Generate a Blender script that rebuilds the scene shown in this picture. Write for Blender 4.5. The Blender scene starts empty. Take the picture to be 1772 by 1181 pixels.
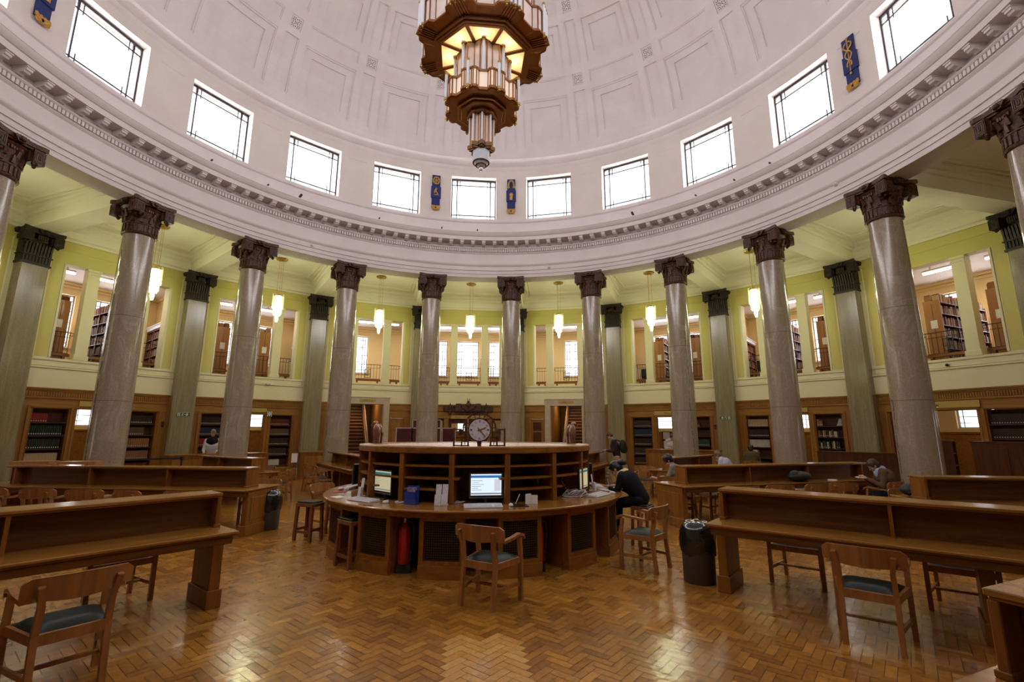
DAYW, PEND, EXPO = 118, 36, 0.0
BINX, BINY = 2.60, -2.62
import bpy, bmesh, math, random
from mathutils import Vector, Matrix, Euler
random.seed(7)
PI = math.pi
def R(d): return math.radians(d)
S = bpy.context.scene
C = S.collection

# ------------------------------------------------------------------ mesh builder
class MB:
    def __init__(self):
        self.v = []; self.f = []; self.m = []; self.cur = 0; self.M = None
    def add(self, vs, fs):
        o = len(self.v)
        if self.M is not None: vs = [self.M @ Vector(p) for p in vs]
        self.v.extend([tuple(p) for p in vs])
        self.f.extend([tuple(i + o for i in f) for f in fs]); self.m.extend([self.cur] * len(fs))
        return self
    def box(self, c, s, rz=0.0, rx=0.0, ry=0.0, taper=1.0):
        x, y, z = s[0] / 2, s[1] / 2, s[2] / 2
        vs = [(-x, -y, -z), (x, -y, -z), (x, y, -z), (-x, y, -z), (-x * taper, -y * taper, z), (x * taper, -y * taper, z), (x * taper, y * taper, z), (-x * taper, y * taper, z)]
        if rz or rx or ry:
            E = Euler((rx, ry, rz)).to_matrix(); vs = [E @ Vector(p) for p in vs]
        vs = [(p[0] + c[0], p[1] + c[1], p[2] + c[2]) for p in vs]
        return self.add(vs, [(0, 3, 2, 1), (4, 5, 6, 7), (0, 1, 5, 4), (1, 2, 6, 5), (2, 3, 7, 6), (3, 0, 4, 7)])
    def bb(self, x0, x1, y0, y1, z0, z1):
        return self.box(((x0 + x1) / 2, (y0 + y1) / 2, (z0 + z1) / 2), (x1 - x0, y1 - y0, z1 - z0))
    def beam(self, p, q, w, h=None, up=(0, 0, 1)):
        p = Vector(p); q = Vector(q); d = (q - p); L = d.length
        if L < 1e-6: return self
        d.normalize(); u = Vector(up)
        if abs(d.dot(u)) > .98: u = Vector((0, 1, 0))
        s = d.cross(u).normalized(); u = s.cross(d).normalized(); h = h or w
        vs = []
        for e in (p, q):
            for a, b in ((-1, -1), (1, -1), (1, 1), (-1, 1)): vs.append(e + s * (a * w / 2) + u * (b * h / 2))
        return self.add(vs, [(0, 1, 2, 3), (7, 6, 5, 4), (0, 4, 5, 1), (1, 5, 6, 2), (2, 6, 7, 3), (3, 7, 4, 0)])
    def lathe(self, prof, n=24, c=(0, 0, 0), a0=0.0, a1=360.0, caps=True):
        full = abs(a1 - a0) >= 359.9
        k = n if full else n + 1
        vs = []
        for i in range(k):
            a = R(a0 + (a1 - a0) * i / n)
            for r, z in prof: vs.append((c[0] + r * math.cos(a), c[1] + r * math.sin(a), c[2] + z))
        m = len(prof); fs = []
        for i in range(n):
            j = (i + 1) % k
            for t in range(m - 1): fs.append((i * m + t, j * m + t, j * m + t + 1, i * m + t + 1))
        self.add(vs, fs)
        if full and caps:
            o = len(self.v) - len(vs)
            for t in (0, m - 1):
                if prof[t][0] > 1e-6:
                    ids = [o + i * m + t for i in range(k)]
                    if t == 0: ids.reverse()
                    self.f.append(tuple(ids)); self.m.append(self.cur)
        return self
    def cyl(self, p, q, r, n=10, r2=None):
        p = Vector(p); q = Vector(q); d = (q - p).normalized(); u = Vector((0, 0, 1)) if abs(d.z) < .95 else Vector((1, 0, 0))
        s = d.cross(u).normalized(); u = s.cross(d); r2 = r if r2 is None else r2
        vs = []
        for e, rr in ((p, r), (q, r2)):
            for i in range(n):
                a = 2 * PI * i / n; vs.append(e + (s * math.cos(a) + u * math.sin(a)) * rr)
        fs = [(i, (i + 1) % n, n + (i + 1) % n, n + i) for i in range(n)] + [tuple(range(n - 1, -1, -1)), tuple(range(n, 2 * n))]
        return self.add(vs, fs)
    def tube(self, pts, r, n=6):
        for a, b in zip(pts, pts[1:]): self.cyl(a, b, r, n)
        return self
    def sph(self, c, r, n=12, m=8, sc=(1, 1, 1)):
        vs = [(c[0], c[1], c[2] - r * sc[2])]; fs = []
        for j in range(1, m):
            t = PI * j / m - PI / 2
            for i in range(n):
                a = 2 * PI * i / n; vs.append((c[0] + r * sc[0] * math.cos(t) * math.cos(a), c[1] + r * sc[1] * math.cos(t) * math.sin(a), c[2] + r * sc[2] * math.sin(t)))
        vs.append((c[0], c[1], c[2] + r * sc[2])); L = len(vs) - 1
        for i in range(n):
            fs.append((0, 1 + (i + 1) % n, 1 + i)); fs.append((L, L - n + i, L - n + (i + 1) % n))
        for j in range(m - 2):
            for i in range(n): fs.append((1 + j * n + i, 1 + j * n + (i + 1) % n, 1 + (j + 1) * n + (i + 1) % n, 1 + (j + 1) * n + i))
        return self.add(vs, fs)
    def prism(self, poly, z0, z1, caps=True):
        n = len(poly); vs = [(x, y, z0) for x, y in poly] + [(x, y, z1) for x, y in poly]
        fs = [(i, (i + 1) % n, n + (i + 1) % n, n + i) for i in range(n)]
        if caps: fs += [tuple(range(n - 1, -1, -1)), tuple(range(n, 2 * n))]
        return self.add(vs, fs)
    def extr_x(self, prof, x0, x1):      # profile of (y,z), along x
        n = len(prof); vs = [(x0, y, z) for y, z in prof] + [(x1, y, z) for y, z in prof]
        fs = [(i, (i + 1) % n, n + (i + 1) % n, n + i) for i in range(n)] + [tuple(range(n - 1, -1, -1)), tuple(range(n, 2 * n))]
        return self.add(vs, fs)
    # ring in room azimuth (clockwise from +y)
    def ring(self, prof, az0=0.0, az1=360.0, n=200, closed=False):
        full = abs(az1 - az0) >= 359.9; k = n if full else n + 1; m = len(prof); vs = []
        for i in range(k):
            a = R(az0 + (az1 - az0) * i / n); s, c = math.sin(a), math.cos(a)
            for r, z in prof: vs.append((r * s, r * c, z))
        fs = []
        mm = m if closed else m - 1
        for i in range(n):
            j = (i + 1) % k
            for t in range(mm):
                u = (t + 1) % m; fs.append((i * m + t, i * m + u, j * m + u, j * m + t))
        if closed and not full:
            fs.append(tuple(range(m - 1, -1, -1))); fs.append(tuple((k - 1) * m + t for t in range(m)))
        return self.add(vs, fs)
    def arc(self, r0, r1, az0, az1, z0, z1, n=None):
        n = n or max(1, int(abs(az1 - az0) / 2.5))
        return self.ring([(r0, z0), (r1, z0), (r1, z1), (r0, z1)], az0, az1, n, closed=True)
    def build(self, name, mats, parent=None, loc=None, rz=0.0, smooth=None, bevel=0.0, label=None):
        me = bpy.data.meshes.new(name); me.from_pydata(self.v, [], self.f)
        if not isinstance(mats, (list, tuple)): mats = [mats]
        for m in mats: me.materials.append(m)
        me.polygons.foreach_set('material_index', self.m)
        bm = bmesh.new(); bm.from_mesh(me); bmesh.ops.recalc_face_normals(bm, faces=bm.faces) if len(self.f) < 60000 else None; bm.to_mesh(me); bm.free()
        if smooth:
            me.polygons.foreach_set('use_smooth', [True] * len(me.polygons)); me.set_sharp_from_angle(angle=R(smooth))
        me.update()
        o = bpy.data.objects.new(name, me); C.objects.link(o)
        if parent is not None: o.parent = parent
        if loc is not None: o.location = loc
        o.rotation_euler.z = rz
        if bevel:
            b = o.modifiers.new('b', 'BEVEL'); b.width = bevel; b.segments = 1; b.limit_method = 'ANGLE'; b.angle_limit = R(50)
        if label: o['label'] = label
        return o
def P(r, az, z=0.0):
    a = R(az); return (r * math.sin(a), r * math.cos(a), z)
def tag(o, label, cat, group=None, kind=None):
    o['label'] = label; o['category'] = cat
    if group: o['group'] = group
    if kind: o['kind'] = kind
    return o
def thing(name, label, cat, loc=(0, 0, 0), rz=0.0, group=None, kind=None):
    o = bpy.data.objects.new(name, None); C.objects.link(o); o.location = loc; o.rotation_euler.z = rz
    o.empty_display_size = .1
    return tag(o, label, cat, group, kind)
def st(o):
    o['kind'] = 'structure'; return o
kids_of = {}
def dup(root, loc=None, rz=None, label=None, group=None):
    def cp(o, par):
        c = o.copy(); C.objects.link(c)
        if par is not None: c.parent = par
        for ch in list(o.children): cp(ch, c)
        return c
    r = cp(root, None)
    if loc is not None: r.location = loc
    if rz is not None: r.rotation_euler.z = rz
    if label: r['label'] = label
    if group: r['group'] = group
    return r

# ------------------------------------------------------------------ materials
def mat(name, col=(.5, .5, .5), rough=.5, metal=0.0, emit=None, es=0.0, coat=0.0, spec=None, trans=0.0):
    m = bpy.data.materials.new(name); m.use_nodes = True
    b = m.node_tree.nodes['Principled BSDF']
    b.inputs['Base Color'].default_value = (*col, 1); b.inputs['Roughness'].default_value = rough; b.inputs['Metallic'].default_value = metal
    if emit is not None: b.inputs['Emission Color'].default_value = (*emit, 1); b.inputs['Emission Strength'].default_value = es
    if coat: b.inputs['Coat Weight'].default_value = coat; b.inputs['Coat Roughness'].default_value = .12
    if spec is not None: b.inputs['Specular IOR Level'].default_value = spec
    if trans: b.inputs['Transmission Weight'].default_value = trans
    return m
def nodes(m): return m.node_tree.nodes, m.node_tree.links, m.node_tree.nodes['Principled BSDF']
def noisy(name, c1, c2, scale=(4, 4, 4), rough=.5, coat=0.0, detail=4, bump=0.0, dist=0.0, lo=.35, hi=.65, r2=None, nscale=1.0, metal=0.0):
    m = mat(name, c1, rough, metal, coat=coat); N, L, B = nodes(m)
    tc = N.new('ShaderNodeTexCoord'); mp = N.new('ShaderNodeMapping'); mp.inputs['Scale'].default_value = scale
    nz = N.new('ShaderNodeTexNoise'); nz.inputs['Scale'].default_value = nscale; nz.inputs['Detail'].default_value = detail; nz.inputs['Distortion'].default_value = dist
    rp = N.new('ShaderNodeValToRGB'); rp.color_ramp.elements[0].position = lo; rp.color_ramp.elements[1].position = hi
    rp.color_ramp.elements[0].color = (*c1, 1); rp.color_ramp.elements[1].color = (*c2, 1)
    L.new(tc.outputs['Object'], mp.inputs['Vector']); L.new(mp.outputs['Vector'], nz.inputs['Vector']); L.new(nz.outputs['Fac'], rp.inputs['Fac']); L.new(rp.outputs['Color'], B.inputs['Base Color'])
    if bump:
        bp = N.new('ShaderNodeBump'); bp.inputs['Strength'].default_value = bump; bp.inputs['Distance'].default_value = .01; L.new(nz.outputs['Fac'], bp.inputs['Height']); L.new(bp.outputs['Normal'], B.inputs['Normal'])
    return m
def wood(name, c1, c2, axis='x', rough=.38, coat=.06, spec=.28):
    sc = {'x': (1.2, 14, 14), 'y': (14, 1.2, 14), 'z': (14, 14, 1.2)}[axis]
    m = noisy(name, c1, c2, sc, rough, coat, detail=6, bump=.03, dist=.6, lo=.3, hi=.72); nodes(m)[2].inputs['Specular IOR Level'].default_value = spec; return m
M = {}
M['plaster'] = noisy('white_plaster', (.73, .665, .66), (.77, .71, .705), (1.5, 1.5, 1.5), .75)
M['drum'] = noisy('cream_plaster', (.72, .655, .61), (.755, .69, .645), (1.5, 1.5, 1.5), .75)
M['cream'] = noisy('cream_paint', (.78, .70, .47), (.81, .73, .50), (1, 1, 1), .6)
M['yellow'] = noisy('yellow_cream_paint', (.62, .535, .17), (.66, .565, .185), (1, 1, 1), .6)
M['ambceil'] = noisy('ceiling_paint', (.80, .75, .60), (.83, .78, .62), (1, 1, 1), .65)
M['peach'] = noisy('peach_paint', (.84, .65, .34), (.87, .68, .37), (1, 1, 1), .7)
M['galceil'] = mat('gallery_ceiling_paint', (.72, .62, .55), .7)
M['stone'] = noisy('pink_stone', (.50, .38, .30), (.56, .44, .35), (6, 6, 6), .6)
M['oak'] = wood('oak_horizontal', (.18, .062, .008), (.31, .120, .018), 'x')
M['oakv'] = wood('oak_vertical', (.165, .056, .007), (.285, .108, .016), 'z')
M['oaky'] = wood('oak_lengthwise', (.09, .028, .004), (.17, .058, .009), 'y')
M['oakd'] = wood('dark_oak', (.06, .018, .005), (.11, .034, .009), 'x', .4)
M['oakdv'] = wood('dark_oak_vertical', (.06, .018, .005), (.11, .034, .009), 'z', .4)
M['oaktop'] = wood('oak_tabletop', (.23, .090, .013), (.37, .160, .030), 'y', .25, .28)
M['panel'] = wood('oak_panelling', (.25, .105, .017), (.38, .175, .032), 'x', .42)
M['panelv'] = wood('oak_panelling_upright', (.235, .098, .016), (.355, .160, .029), 'z', .42)
M['board'] = wood('bookcase_end_board', (.36, .16, .055), (.44, .20, .07), 'z', .5, .1)
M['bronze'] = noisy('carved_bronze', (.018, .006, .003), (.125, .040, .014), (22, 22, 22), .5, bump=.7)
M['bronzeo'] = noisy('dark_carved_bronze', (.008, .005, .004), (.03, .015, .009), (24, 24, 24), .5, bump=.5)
M['black'] = mat('black_metal', (.012, .011, .012), .4)
M['iron'] = mat('wrought_iron', (.03, .018, .012), .5, .4)
M['leather'] = noisy('green_black_leather', (.009, .015, .010), (.014, .023, .016), (20, 20, 20), .42); nodes(M['leather'])[2].inputs['Specular IOR Level'].default_value = .22
M['white'] = mat('white_plastic', (.72, .70, .72), .4)
M['paper'] = mat('white_paper', (.8, .78, .76), .7)
M['brass'] = mat('brass', (.55, .36, .10), .3, .9)
M['brass2'] = mat('brown_brass', (.36, .165, .06), .3, .85)
M['goldsign'] = mat('gold_sign', (.48, .33, .075), .45, .2)
M['ink'] = mat('dark_lettering', (.05, .025, .01), .6)
M['blue'] = mat('deep_blue_enamel', (.008, .022, .14), .4)
M['gold'] = noisy('gilding', (.42, .22, .03), (.62, .36, .07), (30, 30, 30), .4, metal=.4)
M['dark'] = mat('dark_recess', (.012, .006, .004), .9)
M['chrome'] = mat('chrome', (.6, .6, .6), .15, 1)
M['red'] = mat('red_paint', (.42, .012, .010), .25, coat=.5)
M['glassrod'] = mat('clear_glass_rod', (.70, .70, .73), .08, spec=.8)
M['winframe'] = mat('window_metal', (.035, .028, .035), .5)
# marbles
def marble(name, base, c2, vein, vsc):
    m = mat(name, base, .16, coat=.35); N, L, B = nodes(m)
    tc = N.new('ShaderNodeTexCoord'); mp = N.new('ShaderNodeMapping'); mp.inputs['Scale'].default_value = (3.4, 3.4, .28)
    n1 = N.new('ShaderNodeTexNoise'); n1.inputs['Scale'].default_value = 1.6; n1.inputs['Detail'].default_value = 9; n1.inputs['Distortion'].default_value = .5; n1.inputs['Roughness'].default_value = .65
    r1 = N.new('ShaderNodeValToRGB'); E = r1.color_ramp.elements; E[0].position = .25; E[0].color = (*c2, 1); E[1].position = .70; E[1].color = (*base, 1)
    mp2 = N.new('ShaderNodeMapping'); mp2.inputs['Scale'].default_value = vsc
    n2 = N.new('ShaderNodeTexNoise'); n2.inputs['Scale'].default_value = 1.0; n2.inputs['Detail'].default_value = 6; n2.inputs['Distortion'].default_value = 1.6
    ab = N.new('ShaderNodeMath'); ab.operation = 'SUBTRACT'; ab.inputs[1].default_value = .5
    a2 = N.new('ShaderNodeMath'); a2.operation = 'ABSOLUTE'
    r2 = N.new('ShaderNodeValToRGB'); r2.color_ramp.elements[0].position = 0; r2.color_ramp.elements[0].color = (1, 1, 1, 1); r2.color_ramp.elements[1].position = .018; r2.color_ramp.elements[1].color = (0, 0, 0, 1)
    n3 = N.new('ShaderNodeTexNoise'); n3.inputs['Scale'].default_value = 38; n3.inputs['Detail'].default_value = 5; n3.inputs['Roughness'].default_value = .75
    mx = N.new('ShaderNodeMix'); mx.data_type = 'RGBA'; mx.inputs[7].default_value = (*vein, 1)
    mx2 = N.new('ShaderNodeMix'); mx2.data_type = 'RGBA'; mx2.blend_type = 'OVERLAY'; mx2.inputs[0].default_value = .6
    L.new(tc.outputs['Object'], mp.inputs[0]); L.new(mp.outputs[0], n1.inputs['Vector']); L.new(n1.outputs['Fac'], r1.inputs[0])
    L.new(tc.outputs['Object'], mp2.inputs[0]); L.new(mp2.outputs[0], n2.inputs['Vector']); L.new(n2.outputs['Fac'], ab.inputs[0]); L.new(ab.outputs[0], a2.inputs[0]); L.new(a2.outputs[0], r2.inputs[0])
    ml = N.new('ShaderNodeMath'); ml.operation = 'MULTIPLY'; ml.inputs[1].default_value = .22
    L.new(r2.outputs[0], ml.inputs[0]); L.new(ml.outputs[0], mx.inputs[0]); L.new(r1.outputs[0], mx.inputs[6])
    L.new(tc.outputs['Object'], n3.inputs['Vector']); L.new(mx.outputs[2], mx2.inputs[6]); L.new(n3.outputs['Fac'], mx2.inputs[7]); L.new(mx2.outputs[2], B.inputs['Base Color'])
    return m
M['winframe2'] = mat('grey_window_metal', (.28, .25, .24), .5)
M['marble'] = marble('grey_rose_marble', (.37, .30, .205), (.27, .215, .14), (.62, .55, .50), (1.1, 1.1, .5))
M['marblei'] = marble('marble_dark_vein', (.33, .27, .20), (.2, .16, .12), (.05, .04, .03), (2.5, 2.5, .25))
M['exitg'] = mat('exit_green', (.02, .09, .04), .4)
M['greenbox'] = mat('dark_green_cloth', (.012, .03, .02), .7)
M['green'] = marble('green_marble', (.32, .265, .155), (.175, .145, .08), (.42, .35, .25), (3, 3, .12))
# glass pane: clear with a faint reflection, lets daylight through
def pane():
    m = bpy.data.materials.new('window_glass'); m.use_nodes = True; N = m.node_tree.nodes; L = m.node_tree.links; N.clear()
    o = N.new('ShaderNodeOutputMaterial'); t = N.new('ShaderNodeBsdfTransparent'); g = N.new('ShaderNodeBsdfGlossy'); g.inputs['Roughness'].default_value = .02
    x = N.new('ShaderNodeMixShader'); lw = N.new('ShaderNodeLayerWeight'); lw.inputs[0].default_value = .5; fr = N.new('ShaderNodeMath'); fr.operation = 'POWER'; fr.inputs[1].default_value = 5; L.new(lw.outputs['Facing'], fr.inputs[0])
    t.inputs[0].default_value = (.97, .98, 1, 1)
    L.new(fr.outputs[0], x.inputs[0]); L.new(t.outputs[0], x.inputs[1]); L.new(g.outputs[0], x.inputs[2]); L.new(x.outputs[0], o.inputs[0]); return m
M['pane'] = pane()
def emis(name, col, s, base=(.8, .8, .8)): return mat(name, base, .4, emit=col, es=s)
M['lampglow'] = emis('pendant_glass_lit', (1.0, 1.0, .62), 11)
M['lampclear'] = mat('pendant_glass_fin', (.75, .85, .55), .15, emit=(.95, 1, .6), es=.3); nodes(M['lampclear'])[2].inputs['Alpha'].default_value = .22
M['tubeglow'] = emis('fluorescent_tube_lit', (1, .93, .80), 14)
M['bronze2'] = mat('dark_bronze_metal', (.13, .065, .025), .35, .75)
M['alab'] = noisy('alabaster_glass', (.62, .50, .44), (.74, .62, .56), (3, 3, 3), .35)
M['alablit'] = mat('alabaster_glass_lit', (.74, .62, .54), .4, emit=(1, .76, .50), es=.34)
# herringbone parquet: tone per block from a face attribute
def parquet():
    m = mat('parquet_blocks', (.3, .15, .05), .25, coat=.42, spec=.35); N, L, B = nodes(m)
    B.inputs['Coat Roughness'].default_value = .13
    at = N.new('ShaderNodeAttribute'); at.attribute_name = 'tone'
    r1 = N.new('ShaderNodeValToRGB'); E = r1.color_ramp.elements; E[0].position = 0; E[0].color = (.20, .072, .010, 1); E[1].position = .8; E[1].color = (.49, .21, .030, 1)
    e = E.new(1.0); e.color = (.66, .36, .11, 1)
    tc = N.new('ShaderNodeTexCoord'); nz = N.new('ShaderNodeTexNoise'); nz.inputs['Scale'].default_value = 22; nz.inputs['Detail'].default_value = 5; nz.inputs['Distortion'].default_value = 1
    n2 = N.new('ShaderNodeTexNoise'); n2.inputs['Scale'].default_value = .8; n2.inputs['Detail'].default_value = 5
    mx = N.new('ShaderNodeMix'); mx.data_type = 'RGBA'; mx.blend_type = 'OVERLAY'; mx.inputs[0].default_value = .5
    mx2 = N.new('ShaderNodeMix'); mx2.data_type = 'RGBA'; mx2.blend_type = 'OVERLAY'; mx2.inputs[0].default_value = .5
    bp = N.new('ShaderNodeBump'); bp.inputs['Strength'].default_value = .10; bp.inputs['Distance'].default_value = .02
    n3 = N.new('ShaderNodeTexNoise'); n3.inputs['Scale'].default_value = 9; n3.inputs['Detail'].default_value = 2
    L.new(at.outputs['Fac'], r1.inputs[0]); L.new(tc.outputs['Object'], nz.inputs['Vector']); L.new(tc.outputs['Object'], n2.inputs['Vector']); L.new(tc.outputs['Object'], n3.inputs['Vector'])
    L.new(r1.outputs[0], mx.inputs[6]); L.new(nz.outputs['Fac'], mx.inputs[7]); L.new(mx.outputs[2], mx2.inputs[6]); L.new(n2.outputs['Fac'], mx2.inputs[7]); L.new(mx2.outputs[2], B.inputs['Base Color'])
    L.new(n3.outputs['Fac'], bp.inputs['Height']); L.new(bp.outputs[0], B.inputs['Normal']); L.new(bp.outputs[0], B.inputs['Coat Normal'])
    return m
M['parquet'] = parquet()

# ------------------------------------------------------------------ dimensions
RHO = 15.1          # distance of the flat bay walls from the centre
ZS = 7.78           # underside of the architrave and of the beams
"""all azimuths are degrees clockwise from +y; the room centre is the origin"""
M['desktop'] = wood('desk_counter_top', (.25, .098, .014), (.39, .168, .030), 'x', .22, .3)
M['wire'] = mat('bronze_wire', (.09, .055, .03), .4, .6)
M['bezel'] = mat('grey_bezel', (.16, .13, .11), .35)
def pierced():
    m = mat('pierced_bronze_top', (.3, .2, .14), .5, .2); N, L, B = nodes(m)
    tc = N.new('ShaderNodeTexCoord'); v = N.new('ShaderNodeTexVoronoi'); v.inputs['Scale'].default_value = 14; r = N.new('ShaderNodeValToRGB')
    r.color_ramp.elements[0].position = .25; r.color_ramp.elements[0].color = (.12, .07, .05, 1); r.color_ramp.elements[1].position = .45; r.color_ramp.elements[1].color = (.62, .45, .36, 1)
    L.new(tc.outputs['Object'], v.inputs['Vector']); L.new(v.outputs['Distance'], r.inputs[0]); L.new(r.outputs[0], B.inputs['Base Color']); return m
M['pierced'] = pierced()
# ================================================================== SETTING
def herring():
    m = MB(); tones = []
    Lb, Wb = .228, .076
    q = math.sqrt(.5)
    rnd = random.Random(3)
    def inside(x, y): return x * x + y * y < 15.2 ** 2 and y > -8.9
    n = 215
    for i in range(-n, n):
        for j in range(-75, 76):
            # herringbone lattice: translate (Wb,Wb)*i + (Lb,-Lb)... in the rotated frame
            ox = i * Wb + j * Lb; oy = i * Wb - j * Lb
            for (x0, y0, x1, y1) in ((ox, oy, ox + Lb, oy + Wb), (ox + Lb, oy - Lb + Wb, ox + Lb + Wb, oy + Wb)):
                cx, cy = (x0 + x1) / 2, (y0 + y1) / 2
                X, Y = (cx - cy) * q, (cx + cy) * q
                if not inside(X, Y): continue
                g = .0019; t = .0005
                vs = []
                tx, ty = rnd.uniform(-t, t), rnd.uniform(-t, t)
                for (px, py, sx, sy) in ((x0 + g, y0 + g, -1, -1), (x1 - g, y0 + g, 1, -1), (x1 - g, y1 - g, 1, 1), (x0 + g, y1 - g, -1, 1)):
                    vs.append(((px - py) * q, (px + py) * q, tx * sx + ty * sy))
                m.add(vs, [(0, 1, 2, 3)])
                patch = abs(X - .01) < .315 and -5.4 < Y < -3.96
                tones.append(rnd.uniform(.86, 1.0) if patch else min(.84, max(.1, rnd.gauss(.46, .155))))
    me = bpy.data.meshes.new('floor'); me.from_pydata(m.v, [], m.f); me.materials.append(M['parquet'])
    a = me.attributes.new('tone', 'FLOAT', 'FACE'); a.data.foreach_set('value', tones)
    o = bpy.data.objects.new('floor', me); C.objects.link(o); st(o)
    b = MB(); b.lathe([(0, -.12), (21, -.12), (21, -.0025), (0, -.0025)], 60, caps=False)
    st(b.build('floor_base', M['dark2']))
M['dark2'] = mat('parquet_joint', (.05, .02, .007), .5)
herring()

# ---- entablature, cornice, drum wall
m = MB(); m.ring([(10.42, ZS), (9.77, ZS), (9.765, 7.905), (9.74, 7.91), (9.74, 8.035), (9.71, 8.045), (9.71, 8.20), (9.67, 8.24), (9.655, 8.28), (9.655, 8.31), (9.80, 8.33), (9.80, 8.745), (9.77, 8.77), (9.745, 8.80), (9.745, 8.815), (9.785, 8.82), (9.785, 8.945), (9.72, 8.95), (9.69, 8.985), (9.69, 9.0), (9.84, 9.01), (9.84, 9.21), (9.45, 9.215), (9.45, 9.36), (9.425, 9.37), (9.37, 9.43), (9.345, 9.50), (9.335, 9.51), (9.335, 9.545), (9.75, 9.565), (9.75, 10.06), (9.705, 10.09), (9.69, 10.15), (9.78, 10.17), (9.80, 10.19)], n=240)
st(m.build('trim_1', M['plaster'], smooth=25))
m = MB()
for i in range(700):
    a = i * 18 / 35; m.M = Matrix.Rotation(-R(a), 4, 'Z'); m.bb(-.028, .028, 9.712, 9.79, 8.828, 8.938)
m.M = None
st(m.build('trim_2', M['plaster']))
m = MB()
for i in range(140):
    a = i * 18 / 7; m.M = Matrix.Rotation(-R(a), 4, 'Z')
    m.extr_x([(9.50, 9.215), (9.50, 9.125), (9.535, 9.12), (9.56, 9.085), (9.66, 9.075), (9.70, 9.05), (9.85, 9.05), (9.85, 9.215)], -.065, .065)
    m.bb(-.078, .078, 9.48, 9.85, 9.18, 9.2145)
m.M = None
st(m.build('trim_3', M['plaster']))
# drum wall with 20 window openings
WA = 5.37; WZ0, WZ1 = 10.27, 12.10
m = MB()
for b in range(20):
    a = b * 18
    m.ring([(9.80, 10.19), (9.80, WZ0)], a - WA, a + WA, 6); m.ring([(9.80, WZ1), (9.80, 12.45)], a - WA, a + WA, 6)
    m.ring([(9.80, 10.19), (9.80, WZ0), (9.80, WZ1), (9.80, 12.45)], a + WA, a + 18 - WA, 4)
    # reveals
    m.ring([(9.80, WZ0), (10.30, WZ0 - .02)], a - WA, a + WA, 4); m.ring([(9.80, WZ1), (10.30, WZ1)], a - WA, a + WA, 4)
    for s in (-1, 1):
        p = [P(9.80, a + s * WA, WZ0), P(10.30, a + s * (WA - .25), WZ0), P(10.30, a + s * (WA - .25), WZ1), P(9.80, a + s * WA, WZ1)]
        m.add(p, [(0, 1, 2, 3)])
    # incised sunk panel head on each pier
    m.arc(9.79, 9.80, a + 9 - 1.9, a + 9 + 1.9, 11.93, 11.945, 2)
st(m.build('wall_drum', M['drum'], smooth=30))
m = MB(); m.ring([(9.80, 12.40), (9.77, 12.45), (9.74, 12.52), (9.74, 12.56), (9.66, 12.60), (9.60, 12.67), (9.59, 12.72), (9.62, 12.75), (9.66, 12.76), (9.66, 12.9)], n=240)
st(m.build('trim_4', M['plaster'], smooth=25))
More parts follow.
